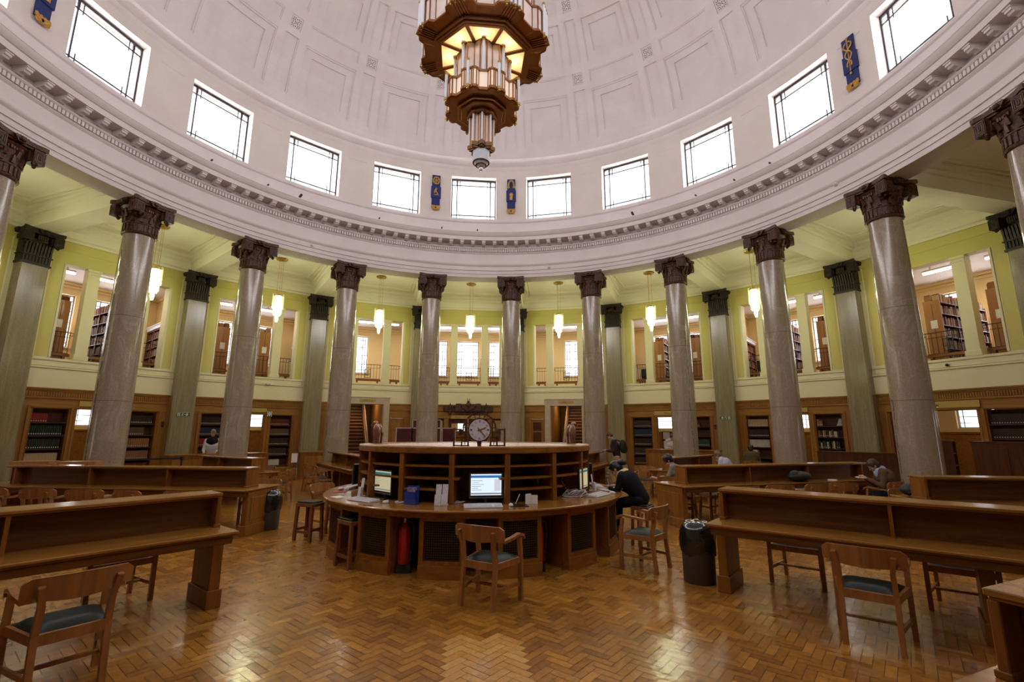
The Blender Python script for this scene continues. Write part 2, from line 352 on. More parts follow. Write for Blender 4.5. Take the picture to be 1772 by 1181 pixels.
# ---- dome with coffers
def dome_r(z):
    u = max(0, z - 12.9); return math.sqrt(max(0.0, 92.5 - 2.35 * u - 1.695 * u * u))
def dome():
    # cell edges in azimuth over one bay (centre of window at 0) and in height
    A = [-9, -7.72, -7.45, -6.1, -5.85, -5.6, -4.1, -3.9, -1.3, 1.3, 3.9, 4.1, 5.6, 5.85, 6.1, 7.45, 7.72]
    Z = [12.85, 13.10, 13.25, 13.30, 13.45, 13.50, 13.9, 14.3, 14.68, 14.74, 14.95, 15.01, 15.05, 15.17, 15.22, 15.26, 15.54, 15.58, 15.64, 15.82, 15.86, 16.0, 16.05, 16.4, 16.72, 16.77, 16.90, 16.94, 17.06, 17.10, 17.13, 17.38, 17.41, 17.46, 17.60, 17.64, 17.76, 17.8, 18.1, 18.3, 18.35, 18.46, 18.5, 18.62, 18.66, 18.9, 18.94, 19.1, 19.3, 19.45, 19.56, 19.6, 19.625]
    def depth(a, z):
        aa = abs(a); nar = aa > 7.72; nar2 = aa > 7.45
        for (z0, z1) in ((13.25, 15.05), (15.82, 16.94), (17.60, 18.50)):
            if aa < 5.85 and z0 < z < z1 - .02:
                if aa < 3.9 and z0 + .24 < z < z1 - .33 * (z1 < 16 and 1 or .7): return .105
                if aa < 5.6 and z0 + .04 < z < z1 - .08: return .06
                return .025
            if nar and z0 + .05 < z < z1: return .055
            if nar2 and z0 < z < z1: return .02
        for (z0, z1) in ((15.22, 15.58), (17.10, 17.41), (18.62, 18.94)):
            if aa < 5.85 and z0 < z < z1:
                return .045 if (aa < 5.6 and z0 + .03 < z < z1 - .03) else .018
            if nar and z0 < z < z1: return .03
        return 0.0
    az = [b * 18 + x for b in range(20) for x in A]; az.append(351.0 + 0)
    az = az[:-1]; n = len(az)
    ac = [((az[i] + (az[i + 1] if i + 1 < n else az[0] + 360)) / 2) for i in range(n)]
    zc = [(Z[j] + Z[j + 1]) / 2 for j in range(len(Z) - 1)]
    D = [[depth(((a + 9) % 18) - 9, z) for z in zc] for a in ac]
    m = MB()
    def pt(a, z, d):
        r = dome_r(z); u = z - 12.9
        # outward normal in (r,z)
        dr = -(2.35 + 3.39 * max(0, u)) / (2 * max(r, .4)); nr, nz = 1.0, -dr; L = math.hypot(nr, nz)
        return P(r + d * nr / L, a, z + d * nz / L)
    for i in range(n):
        a0 = az[i]; a1 = az[i + 1] if i + 1 < n else az[0] + 360
        for j in range(len(zc)):
            d = D[i][j]
            m.add([pt(a0, Z[j], d), pt(a1, Z[j], d), pt(a1, Z[j + 1], d), pt(a0, Z[j + 1], d)], [(0, 1, 2, 3)])
            e = D[(i + 1) % n][j]
            if abs(e - d) > 1e-4: m.add([pt(a1, Z[j], d), pt(a1, Z[j], e), pt(a1, Z[j + 1], e), pt(a1, Z[j + 1], d)], [(0, 1, 2, 3)])
            if j + 1 < len(zc):
                e = D[i][j + 1]
                if abs(e - d) > 1e-4: m.add([pt(a0, Z[j + 1], d), pt(a1, Z[j + 1], d), pt(a1, Z[j + 1], e), pt(a0, Z[j + 1], e)], [(0, 1, 2, 3)])
    o = m.build('ceiling', M['plaster']); st(o)
    me = o.data
    m = MB(); m.lathe([(0, 19.63), (2.2, 19.60)], 40, caps=False); st(m.build('ceiling_crown', M['plaster']))
    # vents: pierced plaster grilles above each pier
    k = 0
    for zc_, nb in ((15.40, 20), (17.255, 20)):
        for b in range(20):
            a = b * 18 + 9
            aa = ((a + 180) % 360) - 180
            if abs(aa) > (75 if zc_ < 16 else 50): continue
            m = MB(); r = dome_r(zc_); u = zc_ - 12.9; sl = math.atan2((2.35 + 3.39 * u) / (2 * r), 1)
            h = .17
            m.box((0, 0, 0), (2 * h, .012, 2 * h)); m.cur = 1
            g = [(-.11, 0), (.11, 0), (0, .11), (0, -.11), (-.075, .075), (.075, .075), (-.075, -.075), (.075, -.075), (-.12, .12), (.12, .12), (-.12, -.12), (.12, -.12), (-.06, .13), (.06, .13), (-.06, -.13), (.06, -.13), (-.13, .06), (-.13, -.06), (.13, .06), (.13, -.06), (0, 0), (-.04, .03), (.04, .03), (.04, -.03), (-.04, -.03)]
            for gx, gz in g: m.box((gx, -.008, gz), (.027, .006, .027), ry=R(45))
            o = m.build('ceiling_vent', [M['plaster'], M['iron']])
            p = P(r + .015, a, zc_ + .01); o.location = p; o.rotation_euler = Euler((sl, 0, -R(a)))
            row = 'lower' if zc_ < 16 else 'upper'
            side = 'left of' if aa < 0 else 'right of'
            n_ = {9: 'first', 27: 'second', 45: 'third', 63: 'fourth'}.get(int(round(abs(aa))), 'fifth')
            tag(o, f'square pierced plaster vent in the {row} dome ring, {n_} to the {side[:-3]} of the chandelier', 'vent', 'pierced vents in the dome ribs', 'thing')
dome()

# ---- windows of the drum: frame, leading, pane
def drum_window(b):
    a = b * 18; r = 10.04; hw = r * math.tan(R(WA)) * .985; z0, z1 = WZ0, WZ1
    fr = MB()
    t = .05
    fr.bb(-hw, hw, -.02, .02, z0, z0 + t); fr.bb(-hw, hw, -.025, .025, z1 - .075, z1)
    fr.bb(-hw, -hw + .055, -.02, .02, z0, z1); fr.bb(hw - .055, hw, -.02, .02, z0, z1)
    o = fr.build('window_%d' % (b + 1), M['winframe'], loc=P(r, a), rz=-R(a)); st(o)
    ld = MB(); w = .036; i1 = .24; i2 = .36
    for s in (-1, 1):
        ld.bb(s * (hw - i1) - w / 2, s * (hw - i1) + w / 2, -.01, .01, z0, z1)
        for zz in (z0, z1 - i2 * 1.15): ld.bb(s * (hw - i2) - .012, s * (hw - i2) + .012, -.008, .008, zz + (.0 if zz == z0 else .06), zz + i2 * 1.1)
        ld.bb(s * (hw - i1) - .03, s * (hw - i1) + .03, -.014, .014, z1 - .30, z1 - .05)
    for zz in (z0 + i1, z1 - i1 - .03): ld.bb(-hw, hw, -.01, .01, zz - w / 2, zz + w / 2)
    ld.bb(-hw, -hw + i2, -.004, .004, z1 - .42, z1 - .415); ld.bb(hw - i2, hw, -.004, .004, z1 - .42, z1 - .415)
    ld.build('leading', M['winframe'], o)
    g = MB(); g.box((0, .012, (z0 + z1) / 2), (2 * hw, .006, z1 - z0)); g.build('window_pane', M['pane'], o)
for b in range(20): drum_window(b)
# small spotlights standing on the cornice
for i, (az, big) in enumerate(((-39, 1), (-45.5, 0), (-22, 0), (-7.5, 0), (1, 0), (38, 1), (52, 0), (60, 0), (67, 0), (-56, 0))):
    m = MB(); s = 1.5 if big else .9
    m.cyl((0, 0, 0), (0, 0, .05 * s), .008 * s, 6); m.cyl((0, .05 * s, .06 * s), (0, -.05 * s, .08 * s), .028 * s, 8); m.box((0, 0, .004), (.05 * s, .05 * s, .008))
    o = m.build('cornice_spotlight', M['black'] if big else M['iron'], loc=P(9.42, az, 9.553), rz=-R(az))
    tag(o, ('large black' if big else 'tiny bronze') + ' spotlight on the cornice, ' + ['left of the fourth window from the shields', 'under the third window on the left', 'below the second pier left', 'below the blue shield with the archer', 'below the window under the chandelier', 'below the third window on the right side', 'below the pier beyond the third window right', 'under the fourth window right', 'at the foot of the fourth pier right', 'below the big window at upper left'][i], 'spotlight')
# fire detectors on the frieze
for i, az in enumerate((-35.3, 18, 76.5)):
    zz = (8.12, 8.12, 8.20)[i]
    m = MB(); m.cyl((0, 0, 0), (0, -.05, 0), .055, 14, .045); m.cyl((0, -.05, 0), (0, -.075, 0), .03, 12, .02)
    o = m.build('smoke_detector', M['white'], loc=P(9.70, az, zz), rz=-R(az), smooth=40)
    tag(o, 'small round white detector on the architrave ' + ('above the left columns', 'right of the middle columns', 'near the far right capital')[i], 'detector')

# ---- blue and gilt shields between the windows
def shield(az, kind, label):
    o = thing('gilt_shield', label, 'plaque', P(9.795, az, 11.22), -R(az), 'blue and gold enamel plaques between the drum windows')
    b = MB(); b.bb(-.165, .165, -.035, 0, -.62, -.05); b.bb(-.195, .195, -.06, 0, -.20, .30); b.bb(-.165, .165, -.045, 0, .28, .80)
    b.build('blue_ground', M['blue'], o, bevel=.006)
    s = MB(); y = -.058
    for sx in (-1, 1):      # scrolls and leaves at the foot
        s.cyl((sx * .09, y, -.66), (sx * .09, y - .02, -.66), .07, 14); s.cyl((sx * .045, y, -.57), (sx * .045, y - .02, -.57), .045, 12)
        s.cyl((sx * .13, y, -.56), (sx * .13, y - .015, -.56), .045, 10); s.beam((sx * .02, y - .01, -.72), (sx * .17, y - .01, -.60), .03, .03)
    s.box((0, y - .01, -.70), (.2, .03, .05))
    s.build('foot_scroll', M['gold'], o, bevel=.004)
    g = MB()
    if kind == 0:       # wheel over a small figure
        n = 20
        for i in range(n):
            a0, a1 = 2 * PI * i / n, 2 * PI * (i + 1) / n
            g.beam((.125 * math.cos(a0), -.055, .55 + .15 * math.sin(a0)), (.125 * math.cos(a1), -.055, .55 + .15 * math.sin(a1)), .04, .04, up=(0, 1, 0))
        for k in range(3): g.beam((-.12 * math.cos(k * PI / 3 + .5), -.055, .55 - .14 * math.sin(k * PI / 3 + .5)), (.12 * math.cos(k * PI / 3 + .5), -.055, .55 + .14 * math.sin(k * PI / 3 + .5)), .03, .03, up=(0, 1, 0))
        g.beam((-.07, -.07, .0), (-.01, -.07, .16), .07, .03, up=(0, 1, 0)); g.sph((.0, -.07, .19), .04, 10, 6); g.beam((-.02, -.07, .12), (.08, -.07, -.06), .03, .02, up=(0, 1, 0)); g.beam((-.08, -.07, -.07), (.1, -.07, -.07), .03, .02, up=(0, 1, 0))
    elif kind == 1:     # paired cornucopias over a mask
        for sx in (-1, 1):
            g.tube([(sx * .02, -.055, .74), (sx * .09, -.055, .64), (sx * .11, -.055, .5), (sx * .10, -.055, .4)], .035, 8); g.sph((sx * .11, -.055, .42), .06, 10, 8)
            g.sph((sx * .05, -.055, .68), .04, 8, 6)
        g.sph((0, -.065, .10), .075, 12, 8, (1, .5, 1.2)); g.prism([(-.06, -.08), (.06, -.08), (.02, -.06), (-.02, -.06)], -.13, .03)
        g.cyl((0, -.07, -.02), (0, -.07, -.14), .045, 8, .02)
    else:               # rod with entwined serpents
        g.cyl((0, -.055, .74), (0, -.055, -.2), .02, 8, .014); g.sph((0, -.055, .76), .035, 8, 6); g.sph((0, -.06, -.26), .028, 8, 6, (1, 1, 1.6))
        for sx in (-1, 1):
            pts = []
            for i in range(22):
                t = i / 21; pts.append((sx * (.125 - .07 * t) * math.sin(t * 2.6 * PI + .3), -.062 + .012 * math.cos(t * 9), .66 - .72 * t))
            g.tube(pts, .02, 6)
    g.build('gilt_emblem', M['gold'], o, smooth=40)
    return o
shield(-9, 0, 'blue plaque with a gilt wheel, left of the drum window under the chandelier')
shield(9, 1, 'blue plaque with gilt horns and a mask, right of the middle drum window')
shield(81, 2, 'blue plaque with a gilt rod and entwined serpents, between the large windows at right')
shield(-81, 1, 'blue plaque cut by the picture top at upper left, gilt foot scroll showing')

# ---- the ring of columns
def column_master():
    o = thing('marble_column', 'x', 'column', (0, 0, 0), 0, 'tall marble columns of the inner ring', 'thing')
    m = MB(); prof = []
    for i in range(17):
        t = i / 16; z = .34 + t * (6.87 - .34); r = .405 - .055 * (t ** 1.6); prof.append((r, z))
    m.lathe([(0.0, .34)] + prof + [(0, 6.87)], 40, caps=False)
    m.build('shaft', M['marble'], o, smooth=40)
    for z in (4.63, 2.47):
        j = MB(); t = (z - .34) / 6.53; r = .405 - .055 * t ** 1.6 + .0008; j.lathe([(r, z - .006), (r, z + .006)], 40, caps=False); j.build('shaft_joint', M['jointm'], o)
    b = MB(); b.lathe([(0, 0), (.56, 0), (.56, .12), (.52, .13), (.54, .17), (.53, .22), (.47, .24), (.455, .28), (.47, .31), (.46, .335), (.41, .35), (0, .35)], 40, caps=False)
    b.build('base', M['marble'], o, smooth=35)
    capital(o, M['bronze'], round_=True)
    return o
def capital(o, mt, round_=True, z0=6.87, w=1.0, h=.91):
    c = MB(); z = z0
    if round_:
        c.lathe([(0, z - .03), (.385, z - .03), (.40, z), (.385, z + .03), (.365, z + .04), (.365, z + .24), (.385, z + .25), (.385, z + .275), (.36, z + .29), (.375, z + .45), (.42, z + .62), (.48, z + .70), (0, z + .70)], 36, caps=False)
        for i in range(24):
            a = 2 * PI * i / 24
            c.box((.375 * math.cos(a), .375 * math.sin(a), z + .14), (.028, .05, .19), rz=a)
            if i % 2 == 0:
                c.box((.395 * math.cos(a), .395 * math.sin(a), z + .38), (.05, .075, .17), rz=a, ry=.15, taper=.55)
                c.box((.42 * math.cos(a + .13), .42 * math.sin(a + .13), z + .52), (.06, .08, .2), rz=a + .13, ry=.3, taper=.6)
                c.sph((.45 * math.cos(a + .13), .45 * math.sin(a + .13), z + .60), .035, 6, 4)
    else:
        c.bb(-.38, .38, -.18, .28, z - .03, z + .03); c.bb(-.355, .355, -.155, .28, z, z + .72)
        for i in range(9):
            x = -.31 + i * .0775; c.bb(x - .022, x + .022, -.18, -.15, z + .05, z + .24)
            c.box((x, -.19, z + .38), (.06, .06, .2), taper=.6, rx=.2); c.box((x, -.21, z + .55), (.055, .07, .18), taper=.7, rx=.25)
        c.bb(-.39, .39, -.19, .28, z + .245, z + .275)
    o = c.build('capital', mt, o)
    a_ = MB(); zt = z0 + h
    k = .53 * w; q = []
    for s in range(4):
        for t in (-1, -.86, -.62, -.3, 0, .3, .62, .86):
            inn = k if abs(t) > .95 else (k * (.84 + .16 * abs(t) ** 2.2))
            if abs(t) >= .86: inn = k * (.985)
            x, y = k * t, -inn
            ca, sa = math.cos(s * PI / 2), math.sin(s * PI / 2); q.append((x * ca - y * sa, x * sa + y * ca))
    yo = .08 if not round_ else 0
    q = [(x, y + yo) for x, y in q]
    a_.prism(q, zt - .10, zt - .002); a_.prism([(x * .93, y * .93) for x, y in q], zt - .15, zt - .10)
    a_.build('abacus', mt, o)
    for sx in (-1, 1):
        for sy in (-1, 1):
            v = MB(); v.M = Matrix.Translation((sx * .385 * w, sy * .385 * w + yo, zt - .28))
            v.box((0, 0, 0), (.245, .245, .29)); v.box((-sx * .06, -sy * .06, -.02), (.2, .2, .22))
            for dx, dy in ((sx, 0), (0, sy)):
                for k_, (hw_, hh_, dd_) in enumerate(((.105, .125, .0), (.075, .095, .012), (.022, .05, .018))):
                    t = .012
                    if dx:
                        X = dx * (.1235 + dd_ * 0)
                        for e in (-1, 1): v.box((X, e * (hw_ - t / 2), 0), (.02, t * 1.5, 2 * hh_)); v.box((X, 0, e * (hh_ - t / 2)), (.02, 2 * hw_, t * 1.5))
                    else:
                        Y = dy * .1235
                        for e in (-1, 1): v.box((e * (hw_ - t / 2), Y, 0), (t * 1.5, .02, 2 * hh_)); v.box((0, Y, e * (hh_ - t / 2)), (2 * hw_, .02, t * 1.5))
            for e in (-1, 0, 1): v.sph((e * .07, e * -sx * sy * .07, -.165), .038, 8, 5)
            v.build('volute', mt, o)
    for s in range(4):
        f = MB(); f.M = Matrix.Rotation(s * PI / 2, 4, 'Z'); d = k * .88
        if not round_: f.M = Matrix.Translation((0, yo, 0)) @ f.M
        for t in range(-2, 3): f.box((t * .045, -d, zt - .08), (.05, .08, .14), ry=t * .3)
        f.sph((0, -d - .04, zt - .08), .05, 8, 5)
        for t in range(-2, 3): f.box((t * .05, -d + .06, zt - .26), (.035, .05, .14))
        f.build('fleuron', mt, o)
M['jointm'] = mat('marble_joint', (.10, .08, .065), .5)
col = column_master()
colname = {-9: 'just left of the gallery bay behind the clock', 9: 'just right of the clock, before the crested doorway bay', -27: 'left of the ring desk, beside the left staircase',
           27: 'beside the right staircase, near the standing person with a backpack', -45: 'beside the person in a black vest on the left', 45: 'behind the service counter on the right',
           -63: 'with a dark vertical crack, behind the left tables', 63: 'right side, third from the frame edge, behind the reading tables',
           81: 'largest on the right, behind the person in a brown jacket', -81: 'cut by the left frame edge, only capital and upper shaft showing', 99: 'cut by the right frame edge, only its dark capital showing'}
first = True
for k in range(20):
    az = 9 + 18 * k; az = az if az <= 180 else az - 360
    if az < -110 or az > 120: continue
    o = col if first else dup(col)
    first = False
    o.location = P(10.1, az); o.rotation_euler.z = -R(az)
    o['label'] = 'grey marble column ' + colname.get(az, 'outside the frame beyond the others')
# dark seams in the stone
def seam(az, off, z0, z1, seed, wd=.022):
    o = next(q for q in bpy.data.objects if q.name.startswith('marble_column') and abs(q.rotation_euler.z + R(az)) < 1e-4)
    rnd = random.Random(seed); cx, cy, _ = P(10.1, az); ca = math.degrees(math.atan2(-.24 - cx, -8.47 - cy)); m = MB(); z = z0; a = ca + off + az * 0
    while z < z1:
        L = rnd.uniform(.05, .34); a2 = a + rnd.uniform(-5, 5); t0 = (z - .34) / 6.53; t1 = (z + L - .34) / 6.53; r0 = .406 - .055 * max(0, t0) ** 1.6; r1 = .406 - .055 * max(0, t1) ** 1.6
        b0, b1 = R(a - az), R(a2 - az); m.beam((r0 * math.sin(b0), r0 * math.cos(b0), z), (r1 * math.sin(b1), r1 * math.cos(b1), z + L), wd * rnd.uniform(.5, 1.3), .006, up=(math.sin(b0), math.cos(b0), 0)); a = a2 * .7 + (ca + off) * .3; z += L + rnd.choice((.02, .05, .12))
    m.build('stone_seam', M['seam'], o)
M['seam'] = mat('dark_stone_seam', (.045, .03, .02), .5)
seam(-63, 60, .6, 6.3, 1); seam(-27, 62, .5, 5.6, 2, .016); seam(27, 60, .5, 3.6, 3, .012); seam(45, -35, 1.0, 5.0, 4, .012); seam(-45, 66, .5, 3.0, 6, .01); seam(81, 62, .5, 2.6, 5, .014)
# columns behind the camera carry the ring too (shaft and capital only)
for k in range(20):
    az = 9 + 18 * k; az = az if az <= 180 else az - 360
    if -110 <= az <= 120: continue
    m = MB(); m.lathe([(.56, 0), (.56, .2), (.41, .35), (.35, 6.87), (.40, 6.9), (.5, 7.6), (.7, 7.62), (.7, 7.779), (0, 7.779)], 24)
    o = m.build('column', M['marble'], loc=P(10.1, az), smooth=40); st(o)

# ---- pilasters against the outer wall
def pil_master():
    o = thing('pilaster', 'x', 'pilaster', (0, 0, 0), 0, 'green marble pilasters on the outer wall', 'thing')
    m = MB(); n = 12
    def sec(w, z): return [(-w, .2, z), (-w, -.11, z), (-w + .045, -.155, z), (w - .045, -.155, z), (w, -.11, z), (w, .2, z)]
    vs = sec(.40, 0) + sec(.37, 3.2) + sec(.35, 6.72); fs = []
    for k in range(2):
        for i in range(5): fs.append((k * 6 + i, k * 6 + i + 1, k * 6 + 7 + i, k * 6 + 6 + i))
    m.add(vs, fs); m.build('pilaster_shaft', M['green'], o)
    b = MB(); b.bb(-.47, .47, -.22, .2, 0, .22); b.bb(-.44, .44, -.19, .2, .22, .32); b.build('base', M['green'], o, bevel=.01)
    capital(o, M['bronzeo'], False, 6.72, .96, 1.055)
    return o
pil = pil_master(); first = True
pn = {-81: 'beyond the left frame edge', -63: 'leftmost in view, broad and near the frame edge', -45: 'with the exit arrow sign, between two bookcase bays on the left', -27: 'left of the left staircase, behind the notice panel', -9: 'right of the left staircase, half hidden by a column',
      9: 'sliver left of the right staircase, hidden by a column', 27: 'right of the right staircase, behind the person with a backpack', 45: 'with an exit sign, behind the reader in pale blue', 63: 'between the two bookcase bays right of centre', 81: 'at the right frame edge beside the dark bookcase'}
for az in range(-99, 118, 18):
    if az in (-99, 99, 117): continue
    o = pil if first else dup(pil); first = False
    o.location = P(15.05, az); o.rotation_euler.z = -R(az); o['label'] = 'green marble pilaster ' + pn[az]
# ================================================================== BAYS
HL = RHO * math.tan(R(9))        # half length of a bay wall, 2.39
def bayM(b): return (P(RHO, 18 * b), -R(18 * b))
def bb_build(m, name, mt, b, **k):
    loc, rz = bayM(b); return m.build(name, mt, loc=loc, rz=rz, **k)
VIS = range(-5, 6)
OPEN = [(-1.50, -.93), (-.60, .60), (.93, 1.50)]
GZ0, GZ1 = 3.98, 7.05
wn = 0
for b in range(-9, 11):
    if b not in VIS:
        m = MB(); m.bb(-HL - .02, HL + .02, 0, .3, 0, 8.45)
        st(bb_build(m, 'wall_rear_%d' % (b + 20), M['cream'], b)); continue
    m = MB()
    m.bb(-HL, HL, 0, .35, 3.04, GZ0)
    for x0, x1 in ((-HL, -1.5), (-.93, -.60), (.60, .93), (1.5, HL)): m.bb(x0, x1, 0, .35, GZ0, GZ1)
    # mouldings: string course, sill, pier caps, panel frame
    m.bb(-HL, HL, -.035, 0, 3.655, 3.70); m.bb(-HL, HL, -.02, 0, 3.72, 3.745); m.bb(-2.0, 2.0, -.03, 0, 3.90, 3.975)
    for x0, x1 in ((-.93, -.60), (.60, .93)):
        m.bb(x0 - .03, x1 + .03, -.03, .02, 6.96, 7.04); m.bb(x0 - .015, x1 + .015, -.018, .02, 6.86, 6.90); m.bb(x0 - .03, x1 + .03, -.03, .02, 3.98, 4.14)
    for s in (-1, 1):
        m.bb(s * 1.5 - .0 if s > 0 else -1.56, 1.56 if s > 0 else -1.5, -.03, 0, 4.0, 7.04); m.bb(min(s * 1.90, s * 1.93), max(s * 1.90, s * 1.93), -.02, 0, 3.75, 7.5)
    st(bb_build(m, 'wall_gallery_%d' % (b + 6), M['cream'], b, bevel=.004))
    m = MB(); m.bb(-HL, HL, 0, .35, GZ1, 8.44); m.bb(-1.93, 1.93, -.018, 0, 7.48, 7.51)
    for s in (-1, 1): m.bb(min(s * 1.59, s * 1.88), max(s * 1.59, s * 1.88), -.002, 0, 4.0, GZ1)
    st(bb_build(m, 'wall_upper_%d' % (b + 6), M['yellow'], b))
# ambulatory ceiling, beams, cornices
m = MB(); m.ring([(10.38, 8.42), (15.35, 8.42), (15.35, 8.5), (10.38, 8.5)], n=60, closed=True)
for k in range(20):
    a = 9 + 18 * k
    m.M = Matrix.Rotation(-R(a), 4, 'Z')
    m.bb(-.31, .31, 10.40, 15.3, ZS, 8.44)
    for s in (-1, 1):
        m.extr_x([(0, 0)] * 0 or [(10.41, 8.43), (15.0, 8.43), (15.0, 8.16), (10.41, 8.16)], *sorted((s * .31, s * .37)))
        m.extr_x([(10.41, 8.43), (15.0, 8.43), (15.0, 8.27), (10.41, 8.27)], *sorted((s * .37, s * .46)))
    m.M = None
for b in range(20):
    m.M = Matrix.Rotation(-R(18 * b), 4, 'Z')
    m.extr_x([(RHO, 7.78), (RHO - .07, 7.78), (RHO - .07, 7.86), (RHO - .12, 7.90), (RHO - .12, 8.12), (RHO - .2, 8.2), (RHO - .2, 8.26), (RHO - .3, 8.32), (RHO - .3, 8.43), (RHO, 8.43)], -HL + .2, HL - .2)
    m.extr_x([(10.3, 8.43), (10.3, 8.1), (10.52, 8.1), (10.56, 8.2), (10.62, 8.28), (10.70, 8.32), (10.70, 8.43)], -1.35, 1.35)
    # raised panel frames on the coffer bed
    for (r0, r1, k0, t) in ((11.15, 14.3, .74, .10), (11.35, 14.1, .68, .05)):
        w0, w1 = r0 * math.tan(R(9)) * k0, r1 * math.tan(R(9)) * k0
        q = [(-w0, r0, 8.40), (w0, r0, 8.40), (w1, r1, 8.40), (-w1, r1, 8.40)]
        for i in range(4): m.beam(q[i], q[(i + 1) % 4], t, .05)
    m.M = None
st(m.build('ceiling_ambulatory', M['ambceil']))

# ---- gallery rooms behind the openings
def gal_windows(b):
    if b == 0: return [(-.69, .58), (1.2, 2.3), (-2.3, -1.25)]
    if abs(b) == 1:
        w = (-.46, .42) if b < 0 else (-.48, .42); return [w]
    w = [(-1.78, -.73), (-.16, .85)]
    if abs(b) == 5: return []
    return w if b > 0 else [(-x1, -x0) for x0, x1 in w]
YO = 4.4
HLO = (RHO + YO) * math.tan(R(9))
gf = MB(); gc = MB(); pt = MB()
wcount = 20
for b in range(-5, 6):
    M4 = Matrix.Translation(P(RHO, 18 * b)) @ Matrix.Rotation(-R(18 * b), 4, 'Z')
    poly = [(-HL - .05, .34), (HL + .05, .34), (HLO + .05, YO + .3), (-HLO - .05, YO + .3)]
    gf.M = M4; gf.prism(poly, 3.78, 3.95); gc.M = M4; gc.prism(poly, 7.50, 7.62)
    w = MB(); wl = sorted(gal_windows(b)); z0, z1 = 4.95, 7.02
    xs = [-HLO - .02] + [x for p in wl for x in p] + [HLO + .02]
    for i in range(0, len(xs), 2): w.bb(xs[i], xs[i + 1], YO, YO + .3, 3.95, 7.5)
    for x0, x1 in wl: w.bb(x0, x1, YO, YO + .3, 3.95, z0); w.bb(x0, x1, YO, YO + .3, z1, 7.5)
    w.bb(-HLO, HLO, YO - .06, YO, 7.28, 7.33); w.bb(-HLO, HLO, YO - .12, YO, 7.40, 7.5)
    st(bb_build(w, 'wall_gallery_outer_%d' % (b + 6), M['peach'], b))
    for x0, x1 in wl:
        wcount += 1; f = MB(); y = YO + .16
        f.bb(x0, x1, y - .03, y + .03, z0, z0 + .04); f.bb(x0, x1, y - .03, y + .03, z1 - .04, z1); f.bb(x0, x0 + .04, y - .03, y + .03, z0, z1); f.bb(x1 - .04, x1, y - .03, y + .03, z0, z1)
        o = bb_build(f, 'window_%d' % wcount, M['winframe2'], b); st(o)
        g = MB()
        for k in (.14, .28, -.28, -.14):
            xx = x0 + k if k > 0 else x1 + k; g.bb(xx - .016, xx + .016, y - .012, y + .012, z0, z1)
        for zz in (z0 + .18, z0 + .62, z0 + 1.0, z1 - .62, z1 - .22): g.bb(x0, x1, y - .012, y + .012, zz - .016, zz + .016)
        g.build('leading', M['winframe2'], o); q = MB(); q.bb(x0, x1, y - .004, y + .002, z0, z1); q.build('window_pane', M['pane'], o)
        s = MB(); s.bb(x0 - .06, x1 + .06, YO - .08, YO + .02, z0 - .06, z0); s.build('window_sill', M['white'], o)
st(gf.build('floor_gallery', M['oakd'])); st(gc.build('ceiling_gallery', M['galceil']))
for az in (-81, -63, -45, -27, 27, 45, 63, 81):
    pt.M = Matrix.Rotation(-R(az), 4, 'Z'); pt.bb(-.1, .1, 15.5, 19.8, 3.95, 7.5); pt.bb(-.16, .16, 15.5, 19.8, 7.38, 7.5)
pt.M = None
st(pt.build('wall_partition', M['peach']))
# fluorescent lights below the gallery ceiling
def strip(b, x0, x1, y, z, lab):
    t = thing('strip_light', lab, 'ceiling light', tuple(Vector(P(RHO, 18 * b)) + Matrix.Rotation(-R(18 * b), 3, 'Z') @ Vector(((x0 + x1) / 2, y, z))), -R(18 * b), 'fluorescent strips over the gallery')
    L = (x1 - x0)
    m = MB(); m.box((0, 0, .06), (L, .16, .06)); m.bb(-L / 2 + .2, -L / 2 + .24, -.02, .02, .08, 7.5 - z); m.bb(L / 2 - .24, L / 2 - .2, -.02, .02, .08, 7.5 - z); m.build('light_housing', M['white'], t)
    m = MB(); m.cyl((-L / 2, 0, 0), (L / 2, 0, 0), .045, 10); m.build('light_tube', M['tubeglow'], t, smooth=40)
ln = {0: 'in the middle bay under the chandelier axis', -1: 'above the left staircase bay', 1: 'above the right staircase bay', -2: 'second bay left of the middle', 2: 'second bay right of the middle', -3: 'third bay left of the middle', 3: 'third bay right of the middle', -4: 'fourth bay left', 4: 'above the law doorway', 5: 'last bay right'}
for b in range(-4, 5):
    lab = 'white fluorescent strip under the gallery ceiling, '
    if b == 0: strip(0, -2.1, 2.1, 1.9, 7.28, lab + ln[0])
    elif abs(b) == 1: strip(b, -1.2, 1.6, 1.9, 7.28, lab + ln[b])
    else:
        s = 1 if b > 0 else -1
        strip(b, *sorted((s * -.95, s * .35)), 1.8, 7.25, lab + ln[b] + ', nearer end'); strip(b, *sorted((s * .75, s * 1.95)), 1.8, 7.25, lab + ln[b] + ', farther end')

